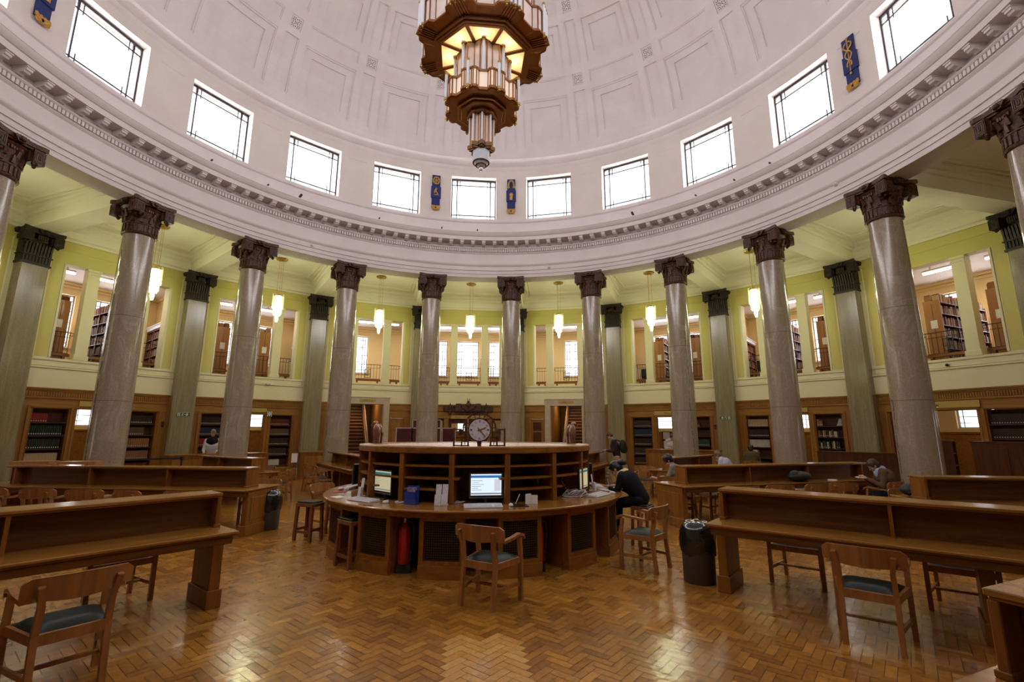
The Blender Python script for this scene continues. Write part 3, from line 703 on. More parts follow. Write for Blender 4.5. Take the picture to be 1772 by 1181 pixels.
# ---- iron railings in the gallery openings
def railing(wd):
    o = thing('gallery_railing', 'x', 'railing', (0, 0, 0), 0, 'wrought iron railings in the gallery openings')
    m = MB(); h = wd / 2; z0, z1 = .27, .96
    m.beam((-h, 0, z1), (h, 0, z1), .03, .022); m.beam((-h, 0, z0), (h, 0, z0), .02, .02); m.beam((-h, 0, z1 - .16), (h, 0, z1 - .16), .014, .014)
    n = int(wd / .13)
    for i in range(n + 1):
        x = -h + .03 + (wd - .06) * i / n; m.beam((x, 0, z0), (x, 0, z1), .012, .012, up=(0, 1, 0))
    for s in (-1, 1):   # curled rail ends
        pts = [(s * (h + .07 * math.cos(t)) - s * .0, 0, z1 - .05 + .05 * math.sin(t)) for t in [PI / 2 - i * .55 for i in range(8)]]
        m.tube(pts, .011, 5)
    rb = m.build('rail_bars', M['iron'], o)
    if wd > 1:
        m = MB()
        for s in (-1, 1):
            m.beam((s * .12, 0, z0 + .06), (s * .12, 0, z1 - .2), .02, .02, up=(0, 1, 0)); m.beam((s * .12, 0, .5), (s * .03, 0, .5), .02, .02); m.beam((s * .03, 0, .4), (s * .03, 0, .68), .02, .02, up=(0, 1, 0)); m.beam((s * .12, 0, .72), (s * .03, 0, .72), .02, .02)
        m.beam((-.12, 0, z0 + .06), (.12, 0, z0 + .06), .02, .02); m.build('rail_ornament', M['iron'], rb)
    f = MB(); f.bb(-h - .02, h + .02, -.09, .09, .17, .25); f.bb(-h + .08, -h + .15, -.07, .07, 0, .17); f.bb(h - .15, h - .08, -.07, .07, 0, .17); f.build('foot_board', M['oak'], o)
    return o
rW = railing(1.16); rN = railing(.54); used = [False, False]
bname = {0: 'middle bay', -1: 'bay over the left staircase', 1: 'bay over the right staircase', -2: 'bay over the crossed-sign doorway', 2: 'bay over the leaflet doorway', -3: 'leftmost full bay', 3: 'third bay right of the middle', -4: 'left edge bay', 4: 'bay over the law doorway'}
for b in range(-4, 5):
    for i, (x0, x1) in enumerate(OPEN):
        w = i == 1; src = rW if w else rN
        loc = Vector(P(RHO, 18 * b)) + Matrix.Rotation(-R(18 * b), 3, 'Z') @ Vector(((x0 + x1) / 2, .48, 3.95))
        lab = 'iron railing in the ' + ('narrow left', 'wide central', 'narrow right')[i] + ' opening of the ' + bname[b]
        if not used[w]: o = src; used[w] = True; o.location = loc; o.rotation_euler.z = -R(18 * b); o['label'] = lab
        else: dup(src, loc, -R(18 * b), lab)

# ---- free-standing book stacks in the gallery
bookcols = [(.16, .035, .02), (.30, .14, .06), (.05, .03, .025), (.10, .06, .04), (.42, .30, .18), (.03, .045, .035), (.20, .02, .02), (.02, .03, .06), (.48, .44, .38), (.22, .10, .05)]
BM = [mat('book_cloth_%d' % i, c, .6, spec=.2) for i, c in enumerate(bookcols)]
lbl = mat('book_label', (.62, .58, .50), .7, spec=.1)
GB = MB()
def stackcase(b, x, y0=.85, y1=3.7, w=.46, h=2.08, lab='', notice=True, side=0):
    loc = Vector(P(RHO, 18 * b)) + Matrix.Rotation(-R(18 * b), 3, 'Z') @ Vector((x, 0, 3.95))
    o = thing('gallery_bookcase', lab, 'bookcase', loc, -R(18 * b), 'bookcases standing in the upper gallery')
    for ya in (y0, y1 - .03): e = MB(); e.bb(-w / 2, w / 2, ya, ya + .03, 0, h); e.build('end_board', M['board'], o)
    s = MB(); n = 6
    for k in range(n): s.bb(-w / 2 + .005, w / 2 - .005, y0 + .03, y1 - .03, .08 + k * .38, .10 + k * .38)
    s.bb(-.01, .01, y0, y1, 0, h - .1)
    for q in (1, 2): s.bb(-w / 2 + .01, w / 2 - .01, y0 + (y1 - y0) * q / 3 - .01, y0 + (y1 - y0) * q / 3 + .01, .08, h - .1)
    s.build('shelf', M['oakd'], o)
    if notice:
        p = MB(); p.bb(-.09, .09, y0 - .006, y0, 1.15, 1.42); p.build('notice', M['paper'], [q for q in o.children if q.name.startswith('end_board')][0])
    GB.M = Matrix.Translation(loc) @ Matrix.Rotation(-R(18 * b), 4, 'Z')
    for k in range(n if not side else 5):
        for sd in ((-1, 1) if not side else (side,)):
            y = y0 + .05
            while y < y1 - .1:
                t = random.uniform(.03, .06); hh = random.uniform(.2, .31)
                if random.random() > .08:
                    GB.cur = random.choice((0, 1, 3, 6, 9, 4, 1, 9)) ; GB.bb(*sorted((sd * (w / 2 - .03 - random.uniform(0, .02)), sd * .03)), y, y + t - .002, .10 + k * .38, .10 + k * .38 + hh)
                y += t
def mir(b, x): return x if b > 0 else -x
for b in (2, 3, 4, -2, -3, -4):
    d = {2: (-.48, 1.12), 3: (-.35, 1.22), 4: (-.42, 1.2)}[abs(b)]
    for i, x in enumerate(d):
        stackcase(b, mir(b, x), lab='tall gallery bookcase with brown end board, ' + ('first' if i == 0 else 'second') + ' in the ' + bname[b], y0=.8)
for x in (-.86, .80): stackcase(0, x, .9, 3.9, .2, 2.1, 'slim brown bookcase end ' + ('left' if x < 0 else 'right') + ' of the middle gallery window', False)
# cases against the radial partitions
for az, sd, nm in ((27, 1, 'wall bookcase on the partition right of the right staircase bay'), (45, 1, 'wall bookcase on the partition behind the third right bay'), (63, 1, 'wall bookcase on the partition before the law bay'), (-27, -1, 'wall bookcase on the partition left of the left staircase bay'), (-45, -1, 'wall bookcase on the partition seen past the hanging lamp at left'), (-63, -1, 'wall bookcase on the partition at the left frame side')):
    o = thing('gallery_bookcase', nm, 'bookcase', (0, 0, 3.95), -R(az), 'bookcases against the gallery partitions')
    m = MB(); x0, x1 = sorted((sd * .11, sd * .42)); y0, y1 = 15.75, 19.3
    for k in range(6): m.bb(x0, x1, y0, y1, .08 + k * .37, .10 + k * .37)
    for q in range(5): m.bb(x0, x1, y0 + (y1 - y0 - .03) * q / 4, y0 + (y1 - y0 - .03) * q / 4 + .03, 0, 2.0)
    m.bb(min(sd * .1, sd * .12), max(sd * .1, sd * .12), y0, y1, 0, 2.1); m.build('shelf_frame', M['oak'], o)
    m = MB(); m.bb(*sorted((sd * .1, sd * .46)), y0, y1, 1.98, 2.12); m.bb(*sorted((sd * .1, sd * .5)), y0, y1, 2.12, 2.15); m.build('shelf_cornice', M['white'], o)
    GB.M = Matrix.Translation((0, 0, 3.95)) @ Matrix.Rotation(-R(az), 4, 'Z')
    for k in range(5):
        y = y0 + .04
        while y < y1 - .1:
            t = random.uniform(.03, .055)
            if random.random() > .06:
                GB.cur = random.choice((0, 1, 2, 3, 6, 9)); GB.bb(*sorted((sd * (.40 - random.uniform(0, .03)), sd * .14)), y, y + t - .002, .10 + k * .37, .10 + k * .37 + random.uniform(.2, .3))
            y += t
gbo = GB; gbo.M = None
o = GB.build('gallery_books', BM); tag(o, 'rows of brown and red books on the shelves of the upper gallery', 'books', kind='stuff')
# green book boxes seen through the left-hand narrow openings
for b, x in ((-3, -1.25), (2, -1.2), (3, -1.2)):
    loc = Vector(P(RHO, 18 * b)) + Matrix.Rotation(-R(18 * b), 3, 'Z') @ Vector((x, 1.0, 3.95))
    o = thing('gallery_chair', 'dark green upholstered chair back behind the railing in the ' + bname[b], 'chair', loc, -R(18 * b))
    m = MB(); m.box((0, 0, .62), (.46, .08, .40)); m.build('backrest', M['greenbox'], o, bevel=.02)
    m = MB(); m.box((0, .22, .42), (.46, .44, .08)); m.build('seat', M['greenbox'], o, bevel=.02)
    for sx in (-1, 1):
        for yy in (.02, .42): m = MB(); m.box((sx * .2, yy, .2), (.035, .035, .4)); m.build('leg', M['oakd'], o)

# ---- ground floor oak panelling
BK = [(-1.70, -.78), (.78, 1.68)]
def header(m, x0=-2.02, x1=2.02):
    m.bb(x0, x1, -.03, .25, 2.95, 3.05); m.bb(x0, x1, -.06, 0, 3.0, 3.045); m.bb(x0, x1, 0, .25, 2.42, 2.95); m.bb(x0 + .1, x1 - .1, -.03, 0, 2.72, 2.77)
for b in range(-5, 6):
    m = MB(); header(m); u = MB()
    if abs(b) >= 2:
        x = -1.9
        while x < 1.9: m.bb(x, x + .035, -.022, 0, 2.79, 2.925); x += .062
        for x0, x1 in ((-HL, -1.70), (-.78, -.62), (.60, .78), (1.68, HL)): u.bb(x0, x1, 0, .25, 0, 2.42)
        for x0, x1 in ((-HL, -2.02), (2.02, HL)): u.bb(x0, x1, -.01, .25, 2.42, 3.05)
        for x0, x1 in BK: m.bb(x0, x1, 0, .25, 0, .30); m.bb(x0 - .06, x1 + .06, -.03, 0, 2.44, 2.50); m.bb(x0 - .06, x1 + .06, -.02, 0, .2, .27)
        for xx in (-1.76, -.74, .74, 1.74): u.bb(xx - .03, xx + .03, -.03, 0, 0, 2.5)
        m.bb(-.66, .66, -.03, 0, 2.44, 2.50)
        for s in (-1, 1): u.bb(*sorted((s * 1.98, s * 2.04)), -.04, 0, 0, 3.0)
        # doorway jambs
        for xx in (-.64, .62): u.bb(xx - .03, xx + .03, -.01, .45, 0, 2.42)
    elif b == 0:
        for x0, x1 in ((-HL, -1.74), (-1.15, -.94), (.94, 1.15), (1.74, HL)): u.bb(x0, x1, -.0, .25, 0, 2.42)
        for x0, x1 in ((-HL, -2.02), (2.02, HL)): u.bb(x0, x1, -.01, .25, 2.42, 3.05)
        m.bb(-1.8, 1.8, -.03, 0, 2.38, 2.44)
    else:
        m = MB()
        for x0, x1 in ((-HL, -1.02), (1.02, HL)): m.bb(x0, x1, 0, .25, 2.42, 3.05); m.bb(x0, x1, -.02, 0, 2.72, 2.76); m.bb(x0, x1, -.03, 0, 2.99, 3.05)
        s = 1 if b < 0 else -1
        for x0, x1 in ((-HL, -1.70), (-1.12, -1.02), (1.02, 1.12), (1.70, HL)): u.bb(x0, x1, 0, .25, 0, 2.42)
        for x0, x1 in ((-1.70, -1.12), (1.12, 1.70)): m.bb(x0, x1, -.02, 0, 2.36, 2.42)
    st(bb_build(m, 'wall_panelling_%d' % (b + 6), M['panel'], b, bevel=.004)); st(bb_build(u, 'wall_panel_post_%d' % (b + 6), M['panelv'], b, bevel=.004))
# rooms beyond the doorways
gr = MB(); gw = MB(); gcl = MB(); pw = MB()
for b in range(-5, 6):
    gr.M = gw.M = pw.M = gcl.M = Matrix.Translation(P(RHO, 18 * b)) @ Matrix.Rotation(-R(18 * b), 4, 'Z')
    gcl.prism([(-HL, .25), (HL, .25), (HLO, YO + .2), (-HLO, YO + .2)], 3.55, 3.7)
    if abs(b) == 1: continue
    w = [(-1.85, -.72)] if b >= 0 else [(.72, 1.85)]
    if b == 0: w = [(-.58, -.08)]
    x0, x1 = w[0]; z0, z1 = (1.93, 3.1) if b else (1.3, 2.3)
    gw.bb(-HLO, x0, YO, YO + .3, 0, 3.55); gw.bb(x1, HLO, YO, YO + .3, 0, 3.55); gw.bb(x0, x1, YO, YO + .3, 0, z0); gw.bb(x0, x1, YO, YO + .3, z1, 3.55)
    pw.bb(-HLO, HLO, YO - .05, YO, 0, 1.78); pw.bb(-HLO, HLO, YO - .1, YO, 1.74, 1.80)
    wcount += 1; f = MB(); y = YO + .15
    for (a0, a1, c0, c1) in ((x0, x1, z0, z0 + .05), (x0, x1, z1 - .05, z1), (x0, x0 + .05, z0, z1), (x1 - .05, x1, z0, z1)): f.bb(a0, a1, y - .03, y + .03, c0, c1)
    o = bb_build(f, 'window_%d' % wcount, M['white'], b); st(o)
    g = MB()
    for xx in (x0 + .16, x1 - .16): g.bb(xx - .012, xx + .012, y - .012, y + .012, z0, z1)
    for zz in (z0 + .2, z0 + .42, z1 - .3): g.bb(x0, x1, y - .012, y + .012, zz - .012, zz + .012)
    g.build('leading', M['winframe2'], o); q = MB(); q.bb(x0, x1, y - .004, y + .002, z0, z1); q.build('window_pane', M['pane'], o)
st(gw.build('wall_alcove_outer', M['peach'])); st(gcl.build('ceiling_alcove', M['galceil'])); st(pw.build('wall_alcove_panelling', M['panel']))
pt = MB()
for az in (-81, -63, -45, -27, -9, 9, 27, 45, 63, 81):
    pt.M = Matrix.Rotation(-R(az), 4, 'Z'); pt.bb(-.1, .1, 15.45, 19.8, 0, 3.6)
st(pt.build('wall_alcove_partition', M['peach']))

# ---- book cases recessed in the panelling, with their books
def bookmesh(w, h, d, mt, label=True, lean=False):
    m = MB(); m.bb(0, w, .012, d, 0, h); m.cyl((w / 2, .014, 0), (w / 2, .014, h), w / 2 * .98, 8)
    if label: m.cur = 1; m.bb(w * .25, w * .75, -.012 + .002 - w * .05, .0, .035, .062)
    me_o = m.build('book', [mt, lbl]); return me_o
books_made = [0]
BCUR = {}
def book_master(key, w, h, ci, label=True):
    if key not in BCUR:
        o = bookmesh(w, h, .2, BM[ci], label); BCUR[key] = [o, False]
    return BCUR[key]
def put_book(key, w, h, ci, loc, rz, lab, grp, label=True, tilt=0.0):
    e = book_master(key, w, h, ci, label)
    if e[1]: o = e[0].copy(); C.objects.link(o)
    else: o = e[0]; e[1] = True
    o.location = loc; o.rotation_euler = Euler((0, tilt, rz)); tag(o, lab, 'book', grp); books_made[0] += 1
REST = MB()
ZSH = [.36, .78, 1.19, 1.60, 2.00]
# per case: list of rows (top to bottom): (description, thickness, height, colour, fill, labelled, individually?)
ROWS = {
 (-3, 0): [('dark red', .055, .27, 6, .5, 1), ('bottle green', .052, .30, 5, .95, 1), ('bottle green and black', .052, .30, 5, .95, 1), ('tan', .07, .29, 4, .95, 1), ('black', .06, .25, 2, .9, 1)],
 (-3, 1): [('black', .05, .28, 2, .95, 1), ('brown', .06, .27, 3, .7, 1), ('tan brown', .062, .30, 1, .95, 1), ('brown leather', .058, .29, 9, .95, 1), ('bright red', .055, .28, 6, .98, 1)],
 (-2, 0): [('black', .05, .28, 2, .95, 1), ('dark navy', .05, .28, 7, .95, 1), ('dark red', .055, .28, 6, .9, 1), ('black', .055, .26, 2, .8, 1), ('brown', .06, .26, 3, .8, 1)],
 (-2, 1): [('orange red', .05, .25, 0, .95, 1), ('grey brown', .048, .26, 3, .95, 1), ('dark grey', .048, .28, 2, .95, 1), ('black', .055, .27, 2, .9, 1), ('pale grey box', .12, .24, 8, .6, 0)],
 (2, 0): [('black', .05, .3, 2, .97, 1), ('black', .05, .3, 7, .97, 1), ('black', .05, .3, 2, .97, 1), ('black', .05, .3, 2, .97, 1), ('black', .05, .3, 2, .97, 1)],
 (2, 1): [('dark', .05, .14, 0, .5, 1), ('pale', .06, .22, 8, .3, 1), ('bottle green', .05, .28, 5, .95, 1), ('dark', .05, .28, 2, .5, 1), ('pale', .06, .24, 8, .5, 1)],
 (3, 0): [('cream banded', .055, .28, 4, .95, 2), ('black', .055, .28, 2, .95, 1), ('cream banded', .055, .29, 8, .95, 2), ('pale cream', .07, .3, 8, .35, 2), ('black', .05, .28, 2, .9, 1)],
 (3, 1): [('dark mixed', .045, .24, 3, .45, 1), ('mixed pale and dark', .05, .27, 8, .8, 1), ('brown mixed', .05, .27, 1, .85, 1), ('pale and green mixed', .055, .28, 4, .9, 1), ('mixed', .05, .2, 2, .6, 1)],
 (4, 0): [('black', .05, .27, 2, .95, 1), ('dark', .05, .27, 7, .95, 1), ('dark red', .05, .27, 0, .95, 1), ('dark', .05, .27, 2, .95, 1), ('dark', .05, .27, 2, .95, 1)],
 (4, 1): [('black', .055, .28, 2, .97, 1), ('black', .055, .28, 2, .97, 1), ('black', .055, .28, 2, .97, 1), ('dark red', .055, .26, 6, .95, 1), ('dark', .055, .28, 2, .9, 1)],
}
casename = {(-3, 0): 'leftmost bookcase', (-3, 1): 'bookcase with the red lowest row', (-2, 0): 'bookcase behind the person in the black vest', (-2, 1): 'bookcase right of the crossed sign doorway',
            (2, 0): 'dark bookcase beside the backpack person', (2, 1): 'half hidden bookcase behind the service counter', (3, 0): 'bookcase of white banded volumes', (3, 1): 'bookcase with leaning books',
            (4, 0): 'narrow visible bookcase left of the law doorway column', (4, 1): 'dark bookcase right of the law doorway'}
shelfname = ['top', 'second', 'third', 'fourth', 'lowest']
for (b, i), rows in ROWS.items():
    x0, x1 = BK[i]; w = x1 - x0; rot = Matrix.Rotation(-R(18 * b), 3, 'Z')
    loc = Vector(P(RHO, 18 * b)) + rot @ Vector((x0, 0, 0))
    o = thing('built_in_bookcase', 'oak built-in ' + casename[(b, i)] + ', five shelves', 'bookcase', loc, -R(18 * b), 'oak bookcases set in the ground floor panelling')
    m = MB(); m.bb(0, w, .34, .36, .3, 2.42); m.build('back_board', M['oakd'], o)
    for s in (0, 1): m = MB(); m.bb(s * w - .0 if s == 0 else w - .035, .035 if s == 0 else w, .0, .34, .3, 2.42); m.build('side_board', M['oakv'], o)
    for z in ZSH: m = MB(); m.bb(.036, w - .036, .035, .339, z - .028, z); m.build('shelf', M['oakd'], o)
    indiv = {(-3, 0): (1, 2), (-3, 1): (0, 2, 4), (-2, 1): (0, 2), (2, 0): (2,), (3, 0): (0, 1, 2), (3, 1): (0, 1, 2, 3), (-2, 0): (0,)}.get((b, i), ())
    for r, (desc, t, h, ci, fill, labd) in enumerate(rows):
        z = ZSH[4 - r]; x = .045; k = 0; end = .045 + (w - .09) * fill
        rr = random.Random(b * 100 + i * 10 + r)
        mixed = 'mixed' in desc
        while x + t < end:
            c = rr.choice((8, 2, 1, 3, 4, 5)) if mixed else (2 if 'and black' in desc and rr.random() < .2 else ci)
            hh = h - (.03 * rr.randrange(0, 3) if mixed else 0.0)
            gap = rr.random() < .07 and mixed
            lean = .32 if (b, i) == (3, 1) and r == 0 and x > .3 else 0.0
            if (b, i) == (3, 1) and r == 0 and .2 < x < .62: x += t; continue
            if not gap:
                L = loc + rot @ Vector((x, .10, z))
                if r in indiv:
                    if mixed: lab = 'mixed-coloured book on the ' + shelfname[r] + ' shelf of the ' + casename[(b, i)]
                    else: lab = desc + ' volume on the ' + shelfname[r] + ' shelf of the ' + casename[(b, i)]
                    put_book((t, round(hh, 3), c, labd), t - .002, hh, c, L, -R(18 * b), lab, desc + ' books on the ' + shelfname[r] + ' shelf of the ' + casename[(b, i)], labd > 0, lean)
                else:
                    REST.M = Matrix.Translation(L) @ Matrix.Rotation(-R(18 * b), 4, 'Z'); REST.cur = c; REST.bb(0, t - .002, 0, .2, 0, hh)
                    if labd: REST.cur = 10; REST.bb(t * .3, t * .7, -.003, 0, .03, .052 if labd == 1 else .11)
            x += t
        if (b, i) == (3, 1) and r == 0:
            for q in range(4):
                L = loc + rot @ Vector((.66 + q * .045, .10, z)); put_book((.04, .27, 8, 1), .038, .27, (8, 4, 8, 3)[q] if False else 8, L, -R(18 * b), 'pale book leaning at the right of the top shelf of the bookcase with leaning books', 'leaning pale books on the top shelf', True, .35)
REST.M = None
o = REST.build('shelf_books', BM + [lbl]); tag(o, 'remaining dark rows of books in the ground floor wall bookcases', 'books', kind='stuff')
print('BOOKS', books_made[0])

# ---- staircases with stone surrounds
def stairs(b):
    s = -1 if b < 0 else 1
    side = 'left' if b < 0 else 'right'
    m = MB()
    for q in (-1, 1): m.bb(*sorted((q * .75, q * 1.02)), -.05, .30, 0, 3.32)
    m.bb(-.75, .75, -.05, .30, 3.0, 3.32); m.bb(-1.04, 1.04, -.07, .0, 3.29, 3.33); m.bb(-.78, .78, -.065, .0, 3.0, 3.03)
    for q in (-1, 1): m.bb(*sorted((q * .75, q * .78)), -.065, 0, 0, 3.03)
    o = bb_build(m, 'trim_stair_surround_%d' % (b + 2), M['stone'], b, bevel=.004); st(o)
    loc, rz = bayM(b)
    o = thing('staircase', f'wooden staircase rising behind the {side} pink stone doorway', 'staircase', loc, rz, 'twin staircases behind the stone doorways')
    m = MB(); n = 19; run = .20; rise = .168; xi = .0
    x0, x1 = (-.74, .22) if b < 0 else (-.22, .74)
    for k in range(n): m.bb(x0, x1, .7 + k * run, .7 + (k + 1) * run + .03, k * rise + rise - .05, k * rise + rise)
    m.build('tread', M['oaktreads'], o)
    r_ = MB()
    for k in range(n): r_.bb(x0, x1, .74 + k * run, .76 + k * run, k * rise, k * rise + rise - .05)
    r_.build('riser', M['oakd'], o)
    q = MB(); xs = .24 if b < 0 else -.24
    dz = rise / run
    q.beam((xs, .6, .35), (xs, .7 + n * run, .35 + (n * run + .1) * dz), .05, .30, up=(0, 0, 1)); q.build('string_board', M['oakrail'], o)
    h = MB(); h.beam((xs, .6, 1.05), (xs, .7 + n * run, 1.05 + (n * run + .1) * dz), .06, .06)
    h.build('handrail', M['oakrail'], o)
    w = MB(); xw0, xw1 = (.74, .80) if b < 0 else (-.80, -.74)
    w.bb(xw0, xw1, .3, 4.6, 0, 3.6); w.bb(*((-.80, -.75) if b < 0 else (.75, .80)), .3, 4.6, 0, 3.6); w.bb(-.8, .8, 4.55, 4.65, 0, 3.6)
    st(bb_build(w, 'wall_stair_%d' % (b + 2), M['panel'], b))
    # sign plate
    t = thing('level_sign', f'small gold direction plate above the {side} staircase doorway', 'sign', tuple(Vector(loc) + Matrix.Rotation(rz, 3, 'Z') @ Vector((.02, -.052, 3.17))), rz)
    p = MB(); p.bb(-.36, .36, -.015, 0, -.06, .06); p.build('sign_plate', M['goldsign'], t); text(t, 'LEVEL 4    \u2192' if False else 'LEVEL 4   >', .085, (0, -.017, -.03), M['ink'])
    # oak panel doors in the flanking panelling
    for q in (-1, 1):
        xc = q * 1.41
        l2 = 'staircase side' if False else ''
        d = thing('cupboard_door', f'narrow oak cupboard door {"left" if q < 0 else "right"} of the {side} staircase doorway', 'door', tuple(Vector(loc) + Matrix.Rotation(rz, 3, 'Z') @ Vector((xc, .04, 0))), rz)
        k = MB(); k.bb(-.29, .29, 0, .04, 0, 2.36); db = k.build('door_board', M['panelv'], d)
        k = MB()
        for z0, z1 in ((.15, 1.0), (1.1, 1.75), (1.82, 2.22)): k.bb(-.2, .2, -.012, .0, z0, z1)
        k.build('raised_panel', M['oakd' if b > 0 else 'panelv'], d, bevel=.008)
        k = MB(); k.bb(.2, .24, -.03, 0, 1.02, 1.12) if q < 0 else k.bb(-.24, -.2, -.03, 0, 1.02, 1.12); k.build('handle', M['brass'], db)
        if b == 1 and q < 0:
            k = MB()
            for j in range(7): k.bb(-.19, .19, -.025, -.012, 1.84 + j * .05, 1.87 + j * .05)
            k.build('louvre', M['oakd'], d)
def text(parent, s, size, loc, mt, rx=PI / 2, ry=0, rz=0, name='lettering', align='CENTER', ext=.001):
    c = bpy.data.curves.new(name, 'FONT'); c.body = s; c.size = size; c.align_x = align; c.extrude = ext; c.resolution_u = 2
    t_ = bpy.data.objects.new(name, c); C.objects.link(t_); bpy.context.view_layer.update(); me = bpy.data.meshes.new_from_object(t_); bpy.data.objects.remove(t_); me.materials.clear(); me.materials.append(mt)
    o = bpy.data.objects.new(name, me); C.objects.link(o); o.parent = parent; o.location = loc; o.rotation_euler = Euler((rx, ry, rz)); return o
M['oaktreads'] = wood('stair_treads', (.26, .13, .06), (.36, .2, .10), 'x', .5, .1)
M['oakrail'] = wood('stair_rail', (.26, .15, .08), (.33, .2, .11), 'y', .5, .05)
stairs(-1); stairs(1)
def sign(b, x, z, w, h, s, size, lab, tx=0.0):
    loc, rz = bayM(b)
    t = thing('door_sign', lab, 'sign', tuple(Vector(loc) + Matrix.Rotation(rz, 3, 'Z') @ Vector((x, -.05, z))), rz)
    p = MB(); p.bb(-w / 2, w / 2, 0, .045, -h / 2, h / 2); p.build('sign_board', M['goldsign'], t); text(t, s, size, (tx, -.002, -size * .35), M['ink'])
sign(0, -.03, 2.45, 1.56, .15, 'Way Out, Stairs to Lower Level', .095, 'long gold sign reading Way Out under the carved crest')
sign(2, .0, 2.60, 1.3, .18, 'Way Out', .12, 'gold sign over the doorway with the leaflet display', .0)
sign(4, .0, 2.60, 1.42, .20, 'Law', .15, 'gold sign reading Law over the doorway at right', -.38)
sign(3, .0, 2.60, 1.2, .17, '', .1, 'plain gold sign over the doorway behind the third right column')
sign(-3, .0, 2.60, 1.2, .17, '', .1, 'plain gold sign over the leftmost doorway')
sign(-2, .0, 2.60, 1.2, .16, '', .1, 'plain gold sign over the doorway beside the white crossed sign')
# exit arrows on the pilasters, crossed square sign
def exit_sign(az, lab, arrow):
    t = thing('exit_sign', lab, 'sign', P(14.885, az, 2.35), -R(az)); h = MB(); h.bb(-.21, .21, -.01, 0, -.075, .075); h.build('sign_plate', M['exitg'], t)
    g = MB(); s = arrow; y = -.013
    g.bb(-.20, .20, y + .002, y + .003, .066, .072); g.bb(-.20, .20, y + .002, y + .003, -.072, -.066)
    g.beam((s * .03, y, 0), (s * .15, y, 0), .004, .02); g.beam((s * .16, y, 0), (s * .10, y, .05), .004, .02); g.beam((s * .16, y, 0), (s * .10, y, -.05), .004, .02)
    g.sph((-s * .01, y, .045), .014, 8, 5); g.beam((-s * .01, y, .03), (-s * .03, y, -.01), .004, .022); g.beam((-s * .03, y, -.01), (0, y, -.05), .004, .014); g.beam((-s * .03, y, -.01), (-s * .06, y, -.04), .004, .014)
    for zz in (.035, 0, -.035): g.beam((-s * .19, y, zz), (-s * .09, y, zz), .004, .018)
    g.build('sign_symbol', M['paper'], t)
exit_sign(-45, 'small green exit sign with a white arrow, on the left pilaster', 1)
exit_sign(45, 'small green exit sign with a white arrow, on the right pilaster', -1)
loc, rz = bayM(-2)
t = thing('square_sign', 'small white crossed square sign at the top of the doorway post on the left', 'sign', tuple(Vector(loc) + Matrix.Rotation(rz, 3, 'Z') @ Vector((.72, -.06, 2.46))), rz)
h = MB(); h.bb(-.10, .10, 0, .02, -.10, .10); h.build('sign_plate', M['exitg'], t); h = MB(); h.box((0, -.004, 0), (.18, .006, .055)); h.box((0, -.004, 0), (.055, .006, .18)); [h.box((sx * .075, -.004, sz * .075), (.04, .006, .04)) for sx in (-1, 1) for sz in (-1, 1)]; h.build('sign_symbol', M['paper'], t)

# ---- central doorway: glazed doors, crest, lobby
loc, rz = bayM(0)
for q in (-1, 1):
    d = st(bb_build((lambda m: (m.bb(*sorted((q * .02, q * .93)), .12, .17, 0, .8), m.bb(*sorted((q * .02, q * .93)), .12, .17, 2.15, 2.38), m.bb(*sorted((q * .02, q * .16)), .12, .17, .8, 2.15), m.bb(*sorted((q * .79, q * .93)), .12, .17, .8, 2.15), m.bb(*sorted((q * .16, q * .79)), .125, .165, 1.45, 1.50), m)[-1])(MB()), 'door_%d' % (1 if q < 0 else 2), M['oakdv'], 0, bevel=.005))
    g = MB(); g.bb(*sorted((q * .16, q * .79)), .14, .15, .8, 2.15); g.build('door_pane', M['pane'], d)
    k = MB(); k.bb(*sorted((q * .05, q * .09)), .06, .12, 1.0, 1.3); k.build('door_handle', M['brass'], d)
    s_ = MB(); x0, x1 = sorted((q * 1.16, q * 1.74)); s_.bb(x0, x1, .10, .14, 0, 1.1); s_.bb(x0, x1, .10, .14, 2.3, 2.42); s_.bb(x0, x0 + .06, .10, .14, 1.1, 2.3); s_.bb(x1 - .06, x1, .10, .14, 1.1, 2.3)
    d = st(bb_build(s_, 'window_side_%d' % (1 if q < 0 else 2), M['oakdv'], 0)); g = MB(); g.bb(x0, x1, .118, .122, 1.1, 2.3); g.build('window_pane', M['pane'], d)
m = MB(); m.bb(-.13, .13, 0, .01, 0, .3)
o = m.build('notice_sheet', M['yelpaper'] if 'yelpaper' in M else M.setdefault('yelpaper', mat('yellow_paper', (.55, .42, .10), .7)), loc=tuple(Vector(loc) + Vector((-1.36, .09, 1.85))), rz=rz); tag(o, 'yellow paper notice on the glass left of the central doors', 'notice')
t = thing('carved_crest', 'dark carved wooden crest with an owl-topped shield over the central doorway', 'carving', tuple(Vector(loc) + Vector((0, -.04, 0))), rz)
m = MB(); m.bb(-1.2, 1.2, -.05, 0, 2.72, 2.98); m.bb(-.62, .62, -.07, 0, 2.60, 2.72); m.bb(-.62, .62, -.07, 0, 2.66, 2.95)
for q in (-1, 1): m.bb(*sorted((q * .60, q * .34)), -.10, 0, 2.75, 3.10); m.beam((q * .62, -.05, 2.98), (q * .95, -.05, 2.80), .08, .05, up=(0, 1, 0))
for i in range(12): m.bb(-1.16 + i * .2, -1.08 + i * .2, -.075, -.05, 2.76, 2.95)
m.build('crest_ribbon', M['bronze'], t, bevel=.01)
m = MB(); m.prism([(-.34, 3.1), (.34, 3.1), (.34, 2.9), (0, 2.72), (-.34, 2.9)], 0, .1); 
m2 = MB(); m2.M = Matrix(((1, 0, 0, 0), (0, 0, -1, -.06), (0, 1, 0, 0), (0, 0, 0, 1))); m2.prism([(-.33, 3.08), (.33, 3.08), (.30, 2.9), (0, 2.72), (-.30, 2.9)], 0, .1); m2.M = None
